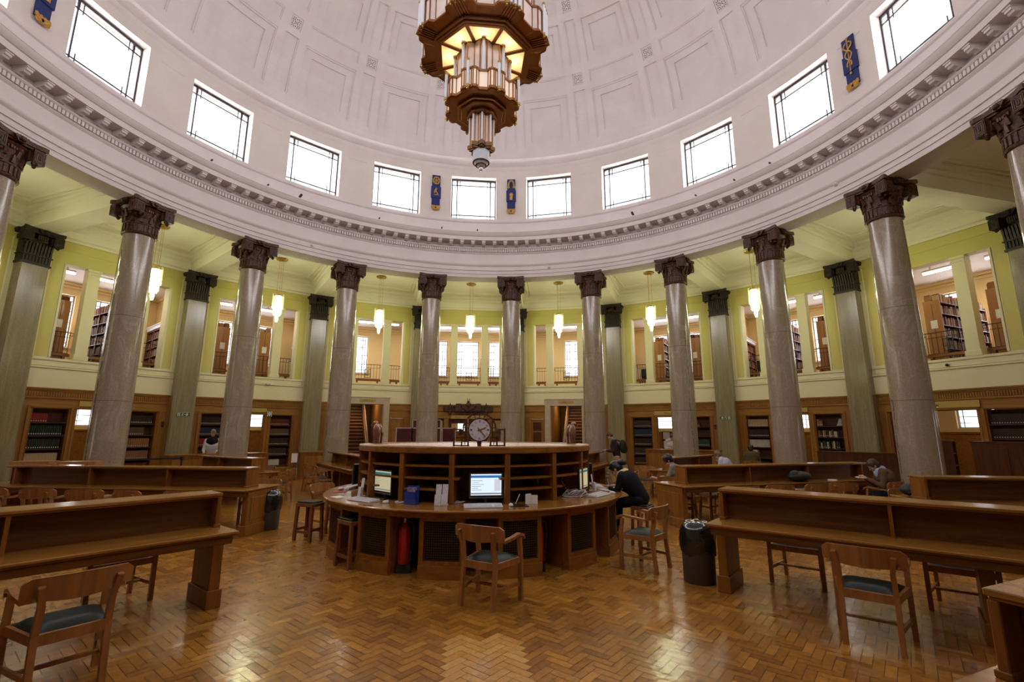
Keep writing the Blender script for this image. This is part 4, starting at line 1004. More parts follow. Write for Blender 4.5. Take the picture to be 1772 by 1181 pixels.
m2.sph((0, -.12, 3.02), .14, 12, 8, (1, .6, 1)); m2.sph((0, -.12, 3.17), .07, 10, 8); [m2.beam((q * .02, -.12, 3.2), (q * .06, -.12, 3.33), .03, .03) for q in (-1, 1)]
m2.build('crest_shield', M['bronze'], t, smooth=50)
for q in (-1, 1):
    m = MB(); m.cyl((q * .87, -.1, 2.62), (q * .87, -.1, 3.0), .06, 10); m.sph((q * .87, -.1, 2.62), .07, 10, 6); m.sph((q * .87, -.1, 3.02), .05, 8, 6); m.cyl((q * .87, -.1, 3.02), (q * .87, -.1, 3.14), .03, 8, .008); m.bb(q * .87 - .08, q * .87 + .08, -.16, -.02, 2.72, 2.78); m.build('crest_finial', M['bronze'], t, smooth=50)
# ================================================================== CHANDELIER
def softglass():
    m = bpy.data.materials.new('lit_soffit_glass'); m.use_nodes = True; N = m.node_tree.nodes; L = m.node_tree.links; N.clear()
    o = N.new('ShaderNodeOutputMaterial'); t = N.new('ShaderNodeBsdfTranslucent'); t.inputs[0].default_value = (.86, .74, .54, 1); d = N.new('ShaderNodeBsdfDiffuse'); d.inputs[0].default_value = (.75, .62, .45, 1)
    x = N.new('ShaderNodeMixShader'); x.inputs[0].default_value = .4; e = N.new('ShaderNodeEmission'); e.inputs[0].default_value = (1, .70, .36, 1); e.inputs[1].default_value = .12; a = N.new('ShaderNodeAddShader')
    L.new(t.outputs[0], x.inputs[1]); L.new(d.outputs[0], x.inputs[2]); L.new(x.outputs[0], a.inputs[0]); L.new(e.outputs[0], a.inputs[1]); L.new(a.outputs[0], o.inputs[0]); return m
def zig(side_a, peak, R_corner, n=8, off=22.5):
    # outline of a stepped octagon: flats at azimuth k*45, corners at 22.5+k*45
    pts = []
    for k in range(n):
        base = k * 45
        hw = side_a * math.tan(R(22.5))
        for t, r in ((-.34, side_a), (.34, side_a), (.50, peak), (.74, peak), (.86, peak * .97)):
            x = t * hw * 1.0; a = R(base); pts.append((r * math.sin(a) + x * math.cos(a), r * math.cos(a) - x * math.sin(a)))
        a = R(base + 22.5); pts.append((R_corner * math.sin(a), R_corner * math.cos(a)))
        for t, r in ((-.86, peak * .97), (-.74, peak), (-.50, peak)):
            x = t * hw; a = R(base + 45); pts.append((r * math.sin(a) + x * math.cos(a), r * math.cos(a) - x * math.sin(a)))
    return pts
ch = thing('chandelier', 'huge bronze and alabaster tiered octagonal chandelier hanging from the dome', 'chandelier', (0, 0, 0))
def sc(p, k): return [(x * k, y * k) for x, y in p]
def band(pts, z0, z1, tag_, lit):
    m = MB(); m.prism(pts, z0, z1, caps=False); m.build(tag_ + '_glass', lit, ch)
    m = MB(); n = len(pts)
    for i in range(n):
        x, y = pts[i]; m.box((x, y, (z0 + z1) / 2), (.022, .022, z1 - z0), rz=math.atan2(y, x))
        x2, y2 = pts[(i + 1) % n]
        m.beam((x, y, z0), (x2, y2, z0), .05, .05); m.beam((x, y, z1), (x2, y2, z1), .05, .04); m.beam((x * 1.02, y * 1.02, z0 - .02), (x2 * 1.02, y2 * 1.02, z0 - .02), .03, .02)
    m.build(tag_ + '_frame', M['brass2'], ch)
def rods(cnt, rad, z0, z1, group_n, r, nm):
    for k in range(8):
        m = MB(); c = MB()
        a = 22.5 + 45 * k
        for j in range(group_n):
            off = (j - (group_n - 1) / 2) * (r * 3.2); x = rad * math.sin(R(a)) + off * math.cos(R(a)); y = rad * math.cos(R(a)) - off * math.sin(R(a))
            m.cyl((x, y, z0), (x, y, z1), r, 8); c.cyl((x, y, z0 - .04), (x, y, z0 + .015), r * 1.25, 8); c.cyl((x, y, z1 - .01), (x, y, z1 + .04), r * 1.1, 8); c.sph((x, y, z0 - .05), r * .9, 6, 5)
            c.beam((x * .86, y * .86, z0 - .02), (x, y, z0 - .02), .02, .02)
        m.build('corner_glass_rod', M['glassrod'], ch, smooth=40); c.build('corner_rod_cap', M['brass'], ch, smooth=40)

# lowest: crystal cylinder with ball
m = MB(); m.lathe([(.150, 7.14), (.150, 6.86)], 40, caps=False)
for i in range(40):
    a = 2 * PI * i / 40; m.cyl((.155 * math.cos(a), .155 * math.sin(a), 6.86), (.155 * math.cos(a), .155 * math.sin(a), 7.14), .009, 6)
m.build('crystal_cylinder', M['glassrod'], ch, smooth=50)
m = MB()
for r, z in ((.158, 6.855), (.105, 6.80)): m.lathe([(r - .006, z - .006), (r + .006, z - .006), (r + .006, z + .006), (r - .006, z + .006), (r - .006, z - .006)], 32)
for k in range(4): m.beam((.158 * math.cos(k * PI / 2), .158 * math.sin(k * PI / 2), 6.855), (0, 0, 6.76), .006)
m.build('bottom_ring', M['black'], ch)
m = MB(); m.sph((0, 0, 6.725), .045, 14, 10); m.build('crystal_ball', M['glassrod'], ch, smooth=60)
m = MB(); m.lathe([(.15, 6.86), (.10, 6.80), (.04, 6.77)], 32, caps=False); m.build('crystal_cup', M['glassrod'], ch, smooth=60)
# star collar
star = []
for k in range(16):
    a = R(22.5 * k); r = .27 if k % 2 == 0 else .185; star.append((r * math.sin(a), r * math.cos(a)))
m = MB(); m.prism(star, 7.12, 7.20); m.prism(sc(star, .9), 7.09, 7.12); m.build('star_collar', M['bronze2'], ch)
def neck(rad, vr, z0, z1, rr, nm, mt):
    pts = []
    for k in range(8):
        a = R(45 * k); pts += [(rad * .92 * math.sin(a - .13), rad * .92 * math.cos(a - .13)), (rad * .92 * math.sin(a + .13), rad * .92 * math.cos(a + .13))]
        a = R(45 * k + 22.5); pts.append((vr * math.sin(a), vr * math.cos(a)))
    m = MB(); m.prism(pts, z0, z1, caps=False); m.build(nm + '_glass', mt, ch)
    f = MB(); n = len(pts); g = MB()
    for i in range(n):
        f.cyl((*pts[i], z0), (*pts[i], z1), .014, 6); f.beam((*pts[i], z1), (*pts[(i + 1) % n], z1), .03, .05); f.beam((*pts[i], z0), (*pts[(i + 1) % n], z0), .02, .02)
    for k in range(8):
        a = R(45 * k); x, y = rad * math.sin(a), rad * math.cos(a); g.cyl((x, y, z0), (x, y, z1 - .03), rr, 10); f.cyl((x, y, z1 - .05), (x, y, z1 + .02), rr * 1.5, 10)
    f.build(nm + '_frame', M['brass2'], ch); g.build(nm + '_glass_rod', M['glassrod'], ch, smooth=40)
neck(.232, .17, 7.20, 7.86, .020, 'lower_neck', M['alab'])
oct_ = lambda r, off=22.5: [(r * math.sin(R(off + 45 * k)), r * math.cos(R(off + 45 * k))) for k in range(8)]
# second tier
t2 = zig(.62, .69, .69)
m = MB(); m.prism(sc(t2, 1.0), 7.95, 7.985); m.prism(oct_(.50), 7.90, 7.95); m.prism(oct_(.44), 7.86, 7.90); m.prism(oct_(.30, 0), 7.80, 7.86); m.build('second_tier_soffit', M['brass2'], ch, bevel=.006)
m = MB(); o8 = oct_(.50)
for i in range(8): m.beam((*o8[i], 7.903), (*o8[(i + 1) % 8], 7.903), .02, .02)
m.build('second_tier_moulding', M['brass'], ch)
band(t2, 7.99, 8.37, 'second_tier', M['alablit'])
m = MB(); m.prism(sc(t2, .98), 8.37, 8.40); m.build('second_tier_top', M['brass2'], ch)
rods(8, .755, 7.98, 8.50, 1, .028, 'second_tier')
neck(.55, .45, 8.40, 9.18, .030, 'middle_neck', M['alab'])
# great tier
t1 = zig(1.13, 1.215, 1.24)
m = MB()
g8 = oct_(.91); r8 = oct_(1.02)
for i in range(8):
    j = (i + 1) % 8
    m.beam((*g8[i], 9.15), (*g8[j], 9.15), .05, .05); m.beam((g8[i][0] * 1.04, g8[i][1] * 1.04, 9.17), (g8[j][0] * 1.04, g8[j][1] * 1.04, 9.17), .05, .07); m.beam((g8[i][0] * 1.10, g8[i][1] * 1.10, 9.21), (g8[j][0] * 1.10, g8[j][1] * 1.10, 9.21), .06, .08)
    m.beam((*[c * .45 for c in g8[i]], 9.155), (*g8[i], 9.15), .065, .03)
m.build('great_tier_moulding', M['brass2'], ch)
m = MB(); n = len(t1); inner = [(x * 1.03, y * 1.03) for x, y in r8]
# flat annulus between the stepped outline and the octagon
vs = [(x, y, 9.255) for x, y in t1] ; c8 = [(g8[i][0] * 1.06, g8[i][1] * 1.06, 9.245) for i in range(8)]
def nearest8(p):
    a = math.degrees(math.atan2(p[0], p[1])) % 360; r = .94
    k = round(a / 45) * 45; rr = .96 * math.cos(R(22.5)) / max(.2, math.cos(R(a - k))); return (rr * math.sin(R(a)), rr * math.cos(R(a)), 9.23)
ring_in = [nearest8(p) for p in t1]
m.add(vs + ring_in, [(i, (i + 1) % n, n + (i + 1) % n, n + i) for i in range(n)])
m.build('great_tier_soffit', M['brass2'], ch)
for k in range(8):
    m = MB()
    a = 22.5 + 45 * k
    for j in (-2, -1, 0, 1, 2):
        off = j * .05; x = math.sin(R(a)); y = math.cos(R(a)); px_, py_ = math.cos(R(a)), -math.sin(R(a))
        m.beam((x * .98 + px_ * off, y * .98 + py_ * off, 9.235), (x * 1.36 + px_ * off, y * 1.36 + py_ * off, 9.235), .022, .03)
    m.beam((x * 1.0, y * 1.0, 9.25), (x * 1.30, y * 1.30, 9.25), .20, .012); m.build('corner_fan', M['brass2'], ch)
for i in range(8):
    a, b_ = g8[i], g8[(i + 1) % 8]
    q = [(a[0] * .97, a[1] * .97), (b_[0] * .97, b_[1] * .97), (b_[0] * .5, b_[1] * .5), (a[0] * .5, a[1] * .5)]
    m = MB(); m.add([(x, y, 9.165) for x, y in q], [(0, 1, 2, 3)]); m.build('soffit_pane', M['sofit'] if 'sofit' in M else M.setdefault('sofit', softglass()), ch)
band(t1, 9.28, 9.80, 'great_tier', M['alab'])
m = MB(); m.prism(sc(t1, .97), 9.80, 9.83); m.build('great_tier_top', M['brass2'], ch)
rods(8, 1.30, 9.28, 9.95, 4, .026, 'great_tier')
t0 = zig(.95, 1.02, 1.02)
band(t0, 9.86, 10.9, 'upper_tier', M['alab']); m = MB(); m.prism(t0, 10.9, 10.95); m.cyl((0, 0, 10.9), (0, 0, 12.2), .3, 16); m.cyl((0, 0, 12.2), (0, 0, 19.6), .04, 10); m.build('suspension', M['brass2'], ch)

# ================================================================== PENDANTS
def pendant_master():
    o = thing('pendant_lamp', 'x', 'pendant lamp', (0, 0, 0), 0, 'glass rod pendants of the outer aisle')
    m = MB(); m.cyl((0, 0, -.03), (0, 0, 0), .20, 24, .22); m.cyl((0, 0, -.06), (0, 0, -.03), .06, 12); m.build('ceiling_rose', M['brass'], o, smooth=40)
    m = MB()
    for k in range(3):
        a = 2 * PI * k / 3 + .3; m.cyl((.085 * math.cos(a), .085 * math.sin(a), -1.47), (.085 * math.cos(a), .085 * math.sin(a), -.03), .006, 6)
    m.build('suspension_rod', M['brass'], o)
    m = MB(); m.lathe([(.16, -1.50), (.17, -1.50), (.17, -1.47), (.16, -1.47), (.16, -1.50)], 24); m.cyl((0, 0, -1.48), (0, 0, -1.46), .16, 20); m.build('top_ring', M['brass2'], o)
    m = MB(); m.cyl((0, 0, -2.40), (0, 0, -1.50), .06, 16); m.cyl((0, 0, -2.52), (0, 0, -2.40), .035, 12, .06); m.build('glass_core', M['lampglow'], o, smooth=40)
    m = MB()
    for k in range(12):
        a = 2 * PI * k / 12; rr = .105; zb = -2.28 + .05 * (k % 2); m.cyl((rr * math.cos(a), rr * math.sin(a), zb), (rr * math.cos(a), rr * math.sin(a), -1.5), .016, 6)
    m.build('lit_rod', M['lampglow2'], o, smooth=40)
    m = MB()
    for k in range(8):
        a = 2 * PI * k / 8; m.box((.175 * math.cos(a), .175 * math.sin(a), -1.72), (.075, .006, .58), rz=a); m.box((.14 * math.cos(a), .14 * math.sin(a), -1.98), (.05, .006, .5), rz=a)
    m.build('glass_fin', M['lampclear'], o)
    return o
M['lampglow2'] = mat('pendant_rod_lit', (.8, .85, .6), .3, emit=(.9, 1.0, .5), es=3.2)
pd = pendant_master(); first = True
pl = {0: 'in the middle bay behind the ring desk', -18: 'in the bay before the left staircase', 18: 'in the bay before the right staircase', -36: 'between the third and fourth columns from the left', 36: 'just left of the column behind the service counter', -54: 'beside the large cracked column on the left', 54: 'left of the column second from the right group', 72: 'half hidden behind the largest right column', -72: 'at the left frame side'}
LAMPS = []
for az in range(-72, 91, 18):
    if az not in pl: continue
    o = pd if first else dup(pd); first = False
    o.location = P(12.7, az, 8.40); o.rotation_euler.z = -R(az); o['label'] = 'greenish glowing glass rod pendant lamp ' + pl[az]; LAMPS.append(az)

# ================================================================== RING DESK
desk = thing('enquiry_desk', 'circular oak enquiry desk with open shelves and a wire-fronted base', 'desk', (0, 0, 0))
def D(t): return 180 - t                    # t: degrees from the camera side, + to the right in the photo
def dbuild(m, name, mt, **k): return m.build(name, mt, desk, **k)
m = MB(); m.ring([(1.30, .765), (2.40, .765), (2.42, .775), (2.42, .79), (2.405, .80), (1.30, .80)], n=120, closed=True); dbuild(m, 'counter_top', M['desktop'], smooth=30)
m = MB(); m.ring([(2.28, .70), (2.36, .70), (2.37, .765), (2.28, .765)], n=120, closed=True); dbuild(m, 'apron', M['oak'], smooth=30)
m = MB(); m.ring([(1.70, 0), (1.72, 0), (1.72, .765), (1.70, .765)], n=90, closed=True); dbuild(m, 'inner_carcass', M['oakd'], smooth=30)
for k in range(15):
    c = 24 * k + .4
    a0, a1 = c + 5.0, c + 19.0     # mesh pedestal
    if 75 < c % 360 < 270: continue
    m = MB(); m.arc(1.72, 2.33, D(a0), D(a1), 0, .16, 6); m.arc(2.33, 2.345, D(a0), D(a1), 0, .15, 6); dbuild(m, 'pedestal_plinth', M['oak'])
    m = MB()
    for e0, e1 in ((a0, a0 + 1.4), (a1 - 1.4, a1)): m.arc(2.24, 2.33, D(e0), D(e1), .16, .72, 1)
    m.arc(2.25, 2.33, D(a0 + 1.4), D(a1 - 1.4), .66, .72, 4); m.arc(2.25, 2.33, D(a0 + 1.4), D(a1 - 1.4), .16, .20, 4)
    for e in (a0 + .1, a1 - .1): m.arc(1.72, 2.24, D(e - .25), D(e + .25), .16, .765, 1)
    dbuild(m, 'pedestal_frame', M['oakv'])
    g = MB()
    n = 16
    for i in range(n):
        a = a0 + 1.4 + (a1 - a0 - 2.8) * (i + .5) / n; g.beam(P(2.30, D(a), .20), P(2.30, D(a), .66), .006, .006)
    for i in range(17): g.ring([(2.296, .21 + i * .0275), (2.304, .21 + i * .0275), (2.304, .216 + i * .0275), (2.296, .216 + i * .0275)], D(a0 + 1.4), D(a1 - 1.4), 5, closed=True)
    dbuild(g, 'wire_grille', M['wire'])
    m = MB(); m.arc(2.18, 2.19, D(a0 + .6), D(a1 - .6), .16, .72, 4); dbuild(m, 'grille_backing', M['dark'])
# upper shelving
m = MB(); m.ring([(1.60, 1.445), (1.90, 1.445), (1.93, 1.455), (1.93, 1.525), (1.92, 1.54), (1.58, 1.54)], n=120, closed=True); dbuild(m, 'top_rim', M['oak'], smooth=30)
m = MB(); m.ring([(1.44, .80), (1.46, .80), (1.46, 1.445), (1.44, 1.445)], n=90, closed=True); dbuild(m, 'shelf_back', M['oakd'], smooth=30)
for k in range(16):
    t = 11.25 + 22.5 * k
    if 115 < t < 250: continue
    m = MB(); m.M = Matrix.Rotation(-R(D(t)), 4, 'Z'); m.bb(-.028, .028, 1.46, 1.905, .80, 1.445); m.bb(-.036, .036, 1.89, 1.915, .80, 1.445); m.M = None; dbuild(m, 'shelf_upright', M['oakv'])
    mon = k in (15, 2, 13)     # bays that hold the monitors keep short shelf stubs
    a0, a1 = t + .8, t + 21.7
    mon = (k == 15) or (k == 1 and False)
    m = MB(); m.arc(1.46, 1.89, D(a0), D(a1), 1.27, 1.295, 6); dbuild(m, 'shelf', M['oak'])
    for z in (1.11, .965):
        m = MB()
        if k == 15:
            m.arc(1.46, 1.93, D(a0), D(a0 + 2.4), z, z + .03, 2); m.arc(1.46, 1.93, D(a1 - 2.4), D(a1), z, z + .03, 2)
            if z < 1: continue
        elif k in (1, 13) and z < 1: m.arc(1.46, 1.89, D(a0), D(a0 + 5), z, z + .025, 2)
        else: m.arc(1.46, 1.89, D(a0), D(a1), z, z + .025, 6)
        dbuild(m, 'shelf', M['oak'])
m = MB(); m.lathe([(1.60, 1.50), (1.60, 1.53), (0, 1.53)], 80, caps=False)
dbuild(m, 'pierced_top', M['pierced'])

# ---- things on the ring desk
def counter(t, r, z=.80): return P(r, D(t), z)
def monitor_master():
    o = thing('computer_monitor', 'x', 'monitor', (0, 0, 0), 0, 'flat screen monitors on the enquiry desk')
    m = MB(); m.bb(-.225, .225, 0, .035, .07, .395); m.bb(-.15, .15, .035, .065, .12, .33); m.build('monitor_housing', M['black'], o, bevel=.006)
    f = MB()
    for a in ((-.225, .225, .385, .397), (-.225, .225, .068, .08), (-.225, -.216, .068, .397), (.216, .225, .068, .397)): f.bb(a[0], a[1], -.006, .002, a[2], a[3])
    f.build('bezel', M['bezel'], o)
    s = MB(); s.bb(-.205, .205, -.0045, 0, .105, .378); so = s.build('screen', M['screen'], o)
    u = MB(); y = -.0062; u.bb(-.205, .205, y, y + .001, .33, .362); u.build('screen_banner', M['scrblue'], so)
    u = MB(); u.bb(-.205, .205, y, y + .001, .118, .136); 
    for i in range(6): u.bb(-.19, -.19 + (.14, .09, .16, .12, .08, .13)[i], y, y + .0008, .29 - i * .024, .295 - i * .024)
    u.build('screen_text', M['scrgrey'], so)
    u = MB(); u.bb(.11, .195, y, y + .0008, .16, .31); u.build('screen_sidebar', M['scrpale'], so)
    b = MB(); b.cyl((0, .05, .012), (0, .06, .2), .028, 10); b.box((0, .05, .008), (.26, .19, .016)); b.build('stand', M['black'], o, bevel=.004)
    return o
def emmat(n, c, s): return mat(n, (.02, .02, .02), .3, emit=c, es=s)
M['screen'] = emmat('screen_white', (.80, .92, 1), 1.0); M['scrblue'] = emmat('screen_blue', (.03, .20, .55), .8); M['scrgrey'] = emmat('screen_grey', (.35, .38, .42), .55); M['scrpale'] = emmat('screen_pale', (.75, .75, .82), .85)
M['screenc'] = emmat('screen_cream', (.80, .70, .42), .62); M['scrteal'] = emmat('screen_teal', (.04, .30, .33), .5)
mon0 = monitor_master()
def place(o, x, y, z, rz): o.location = (x, y, z); o.rotation_euler.z = R(rz); return o
def recolor(o, a, b, t=None):
    for c in o.children_recursive:
        if c.name.startswith('screen') or c.name == 'screen':
            n = c.name.split('.')[0]; mt = {'screen': a, 'screen_banner': b, 'screen_sidebar': a, 'screen_text': M['scrgrey']}[n]
            c.data = c.data.copy(); c.data.materials[0] = mt
place(mon0, .09, -1.80, .80, 2); mon0['label'] = 'monitor facing forward in the middle of the desk, white page with a blue banner'
m2 = dup(mon0, (-1.36, -1.22, .80), R(-50), 'monitor on the left of the desk turned aside, cream page with a teal banner'); recolor(m2, M['screenc'], M['scrteal'])
m3 = dup(mon0, (1.63, -.98, .80), R(60), 'monitor on the right of the desk beside tangled cables, cream page with a teal banner'); recolor(m3, M['screenc'], M['scrteal'])
m4 = dup(mon0, (-2.0, .25, .80), R(-104), 'monitor seen edge-on at the left rim of the desk, pale bezel'); recolor(m4, M['screenc'], M['scrteal'])
m5 = dup(mon0, (2.02, .35, .80), R(102), 'monitor seen edge-on near the writing woman'); recolor(m5, M['screenc'], M['scrteal'])
def keyboard_master():
    o = thing('keyboard', 'x', 'keyboard', (0, 0, 0), 0, 'white keyboards on the enquiry desk')
    m = MB(); m.extr_x([(-.09, 0), (.09, 0), (.09, .035), (-.09, .018)], -.245, .245); m.build('keyboard_case', M['white'], o, bevel=.004)
    k = MB(); k.M = Matrix.Rotation(.094, 4, 'X')
    for r in range(5):
        for c in range(15): k.bb(-.235 + c * .0235, -.216 + c * .0235, -.075 + r * .03, -.051 + r * .03, .024, .033)
        for c in range(4): k.bb(.135 + c * .0245, .155 + c * .0245, -.075 + r * .03, -.051 + r * .03, .024, .033)
    k.build('keys', M['keys'], o); return o
M['keys'] = mat('key_caps', (.62, .60, .64), .5)
kb = keyboard_master(); place(kb, .04, -2.12, .80, 2); kb['label'] = 'white keyboard in front of the middle monitor'
dup(kb, (-1.58, -1.42, .80), R(-42), 'white keyboard in front of the left turned monitor'); dup(kb, (1.82, -1.12, .80), R(50), 'white keyboard in front of the right monitor')
dup(kb, (-2.10, .10, .80), R(-100), 'pale keyboard behind the red mouse mat at the left rim'); dup(kb, (2.12, .0, .80), R(85), 'pale keyboard beside the writing woman at the right rim')
ms = thing('computer_mouse', 'x', 'mouse', (0, 0, 0), 0, 'white mice on the enquiry desk')
m = MB(); m.sph((0, 0, .012), .05, 14, 8, (.62, 1, .5)); m.build('mouse_shell', M['white'], ms, smooth=60); m = MB(); m.cyl((0, .03, .034), (0, .045, .034), .006, 8); m.build('scroll_wheel', M['keys'], ms)
place(ms, .40, -2.06, .80, 0); ms['label'] = 'white mouse right of the middle keyboard'
dup(ms, (-1.24, -1.66, .80), R(-42), 'white mouse right of the left keyboard'); dup(ms, (2.1, -.90, .80), R(60), 'white mouse right of the right keyboard'); dup(ms, (-2.17, -.22, .82), R(-80), 'white mouse on the red mat')
m = MB(); m.box((0, 0, .004), (.24, .2, .008)); o = m.build('mouse_mat', M['redmat'] if 'redmat' in M else M.setdefault('redmat', mat('red_mat', (.35, .03, .05), .6)), loc=(-2.16, -.32, .80), rz=R(-70)); tag(o, 'red mouse mat at the left rim of the desk', 'mouse mat')
m = MB(); m.box((0, 0, .003), (.24, .2, .006)); o = m.build('mouse_mat', M['black'], loc=(.50, -2.04, .80), rz=R(3)); tag(o, 'black mouse mat under papers right of the middle keyboard', 'mouse mat')
m = MB(); m.box((0, 0, .001), (.15, .21, .002)); o = m.build('paper_sheet', M['paper'], loc=(-2.02, -.98, .80), rz=R(40)); tag(o, 'loose white sheet on the left counter', 'paper')
M['leafp'] = noisy('leaflet_print', (.62, .60, .66), (.78, .77, .80), (60, 10, 40), .6)
def leaflet(x, y, rz, lab, n=0):
    o = thing('leaflet_holder', lab, 'leaflet holder', (x, y, .80), R(rz), 'pale leaflet holders on the desk')
    m = MB(); m.box((0, .03, .13), (.075, .005, .26), rx=-.12); m.build('leaflet', M['leafp'], o); m = MB(); m.box((0, -.0, .07), (.08, .03, .13), rx=-.12); m.box((0, .03, .005), (.08, .1, .01)); m.build('holder', M['leafp'], o)
leaflet(-.54, -1.93, -14, 'pale leaflet holder, left one of the pair left of the middle monitor'); leaflet(-.455, -1.93, -12, 'pale leaflet holder, right one of the pair left of the middle monitor')
leaflet(-1.72, -.95, -50, 'pale leaflet holder before the left edge-on monitor'); leaflet(1.92, -.52, 60, 'pale leaflet holder beside the right monitor')
o = thing('brochure_box', 'clear blue brochure box with a coloured cover on the desk', 'brochure box', (-.89, -1.78, .80), R(-25))
m = MB(); m.bb(-.085, .085, -.05, -.045, 0, .16); m.bb(-.085, .085, .045, .05, 0, .23); m.bb(-.085, -.08, -.05, .05, 0, .18); m.bb(.08, .085, -.05, .05, 0, .18); m.bb(-.085, .085, -.05, .05, 0, .008); m.build('box_shell', M.setdefault('bluep', mat('blue_plastic', (.03, .06, .35), .15, coat=.5)), o)
m = MB(); m.bb(-.06, .06, -.02, .03, .008, .21); m.build('brochure', M.setdefault('bluec', noisy('brochure_cover', (.03, .12, .45), (.5, .3, .2), (20, 20, 14), .4)), o)
o = thing('folded_card', 'small white folded card standing on the desk right of the mouse', 'card', (.68, -1.88, .80), R(12))
m = MB(); m.box((-.035, 0, .065), (.11, .003, .13), rz=.5); m.box((.05, .01, .055), (.10, .003, .11), rz=-.5); m.build('card_leaf', M['paper'], o)
o = thing('pen_stand', 'thin pen in a small stand beside the middle mouse', 'pen', (.47, -1.95, .80)); m = MB(); m.cyl((0, 0, 0), (0, 0, .012), .03, 10); m.build('pen_base', M['black'], o); m = MB(); m.cyl((0, 0, .01), (.06, .03, .13), .005, 6); m.build('pen_shaft', M['white'], o)
# cables
random.seed(5)
for (x, y, lab) in ((1.42, -1.22, 'tangle of grey cables beside the right monitor'), (-1.02, -1.62, 'thin white cables on the counter behind the left mouse'), (-.28, -1.72, 'short white cable left of the middle monitor')):
    m = MB()
    big = x > 0
    for q in range(5 if big else 2):
        pts = []; a = random.random() * 6; s = .17 if big else .10
        for i in range(13): pts.append((s * math.cos(a + i * .62) * (1 - .03 * i) * random.uniform(.7, 1.1) * 1.2, s * .6 * math.sin(a + i * .62) * random.uniform(.7, 1.1), max(.006, (.05 if big else .01) * (1 + math.sin(a + i * .9)))))
        m.tube(pts, .005, 5)
    if big: m.tube([(-.05, .12, .02), (-.14, .18, .2), (-.1, .3, .33)], .006, 5)
    o = m.build('cable', M['keys'], loc=(x, y, .80)); tag(o, lab, 'cable')
o = thing('socket_box', 'pale wall socket on the shelf upright beside the right monitor', 'socket', tuple(counter(34, 1.60, 1.02)), R(34)); m = MB(); m.bb(-.07, .07, -.02, 0, -.05, .05); m.build('socket_plate', M['card2'] if 'card2' in M else M.setdefault('card2', mat('buff_plastic', (.45, .36, .2), .5)), o)
# fire extinguishers in the kneeholes
def exting(t, r, lab):
    o = thing('fire_extinguisher', lab, 'fire extinguisher', tuple(P(r, D(t), .11)), 0, 'red extinguishers in the desk kneeholes')
    m = MB(); m.lathe([(0, 0), (.072, 0), (.078, .01), (.078, .40), (.065, .44), (.03, .47), (.022, .49), (0, .49)], 20); m.build('cylinder_body', M['red'], o, smooth=50)
    m = MB(); m.cyl((0, 0, .48), (0, 0, .54), .02, 10); m.build('valve', M['brass'], o); m = MB(); m.beam((-.02, 0, .54), (-.06, 0, .60), .02, .008); m.beam((-.01, 0, .53), (.09, 0, .56), .02, .012); m.build('handle', M['black'], o)
    m = MB(); m.tube([(.03, 0, .51), (.10, 0, .48), (.115, 0, .35), (.10, 0, .18), (.085, 0, .13)], .014, 8); m.cyl((.085, 0, .13), (.08, 0, .02), .022, 8, .03); m.build('hose', M['black'], o, smooth=50)
    m = MB(); m.bb(-.09, .09, -.05, .09, -.109, 0); m.build('bracket', M['black'], o)
exting(-26.2, 2.14, 'red fire extinguisher in the kneehole left of the middle, beside wire panels'); exting(20.6, 2.14, 'red fire extinguisher mostly hidden behind the chair, right of the middle')

# clock and the two bronze birds on top
ck = thing('desk_clock', 'round white clock in a bronze scroll frame on top of the enquiry desk', 'clock', (.0, -1.50, 1.53), R(0))
m = MB()
m.cyl((0, -.035, .235), (0, .035, .235), .168, 36); m.build('clock_case', M['bronze'], ck, smooth=40)
m = MB(); m.cyl((0, -.040, .235), (0, -.034, .235), .150, 36); dl = m.build('dial', M.setdefault('dial', mat('white_dial', (.62, .60, .66), .5)), ck)
m = MB()
for k in range(12):
    a = 2 * PI * k / 12; d = Vector((math.sin(a), 0, math.cos(a))); c0 = Vector((0, -.042, .235)); tt = Vector((math.cos(a), 0, -math.sin(a)))
    for j in ((-1, 1) if k % 3 else (-1, 0, 1)): m.beam(c0 + d * .105 + tt * .008 * j, c0 + d * .135 + tt * .008 * j, .004, .002, up=(0, 1, 0))
m.build('numeral', M['black'], dl)
m = MB(); a = R(70); m.beam((-.03 * math.sin(a), -.046, .235 - .03 * math.cos(a)), (.095 * math.sin(a), -.046, .235 + .095 * math.cos(a)), .013, .003, up=(0, 1, 0)); a = R(139); m.beam((-.04 * math.sin(a), -.048, .235 - .04 * math.cos(a)), (.13 * math.sin(a), -.048, .235 + .13 * math.cos(a)), .011, .003, up=(0, 1, 0)); m.cyl((0, -.05, .235), (0, -.044, .235), .012, 10)
m.build('clock_hand', M['brass2'], dl)
m = MB(); n = 26
for i in range(n):
    a0, a1 = -.25 + (PI + .5) * i / n, -.25 + (PI + .5) * (i + 1) / n; m.beam((.232 * math.cos(a0), 0, .245 + .225 * math.sin(a0)), (.232 * math.cos(a1), 0, .245 + .225 * math.sin(a1)), .022, .03, up=(0, 1, 0))
for k in range(9):
    a = .1 + (PI - .2) * k / 8; m.beam((.16 * math.cos(a), 0, .245 + .16 * math.sin(a)), (.23 * math.cos(a), 0, .245 + .22 * math.sin(a)), .012, .02, up=(0, 1, 0))
m.build('scroll_frame', M['bronze'], ck)
m = MB()
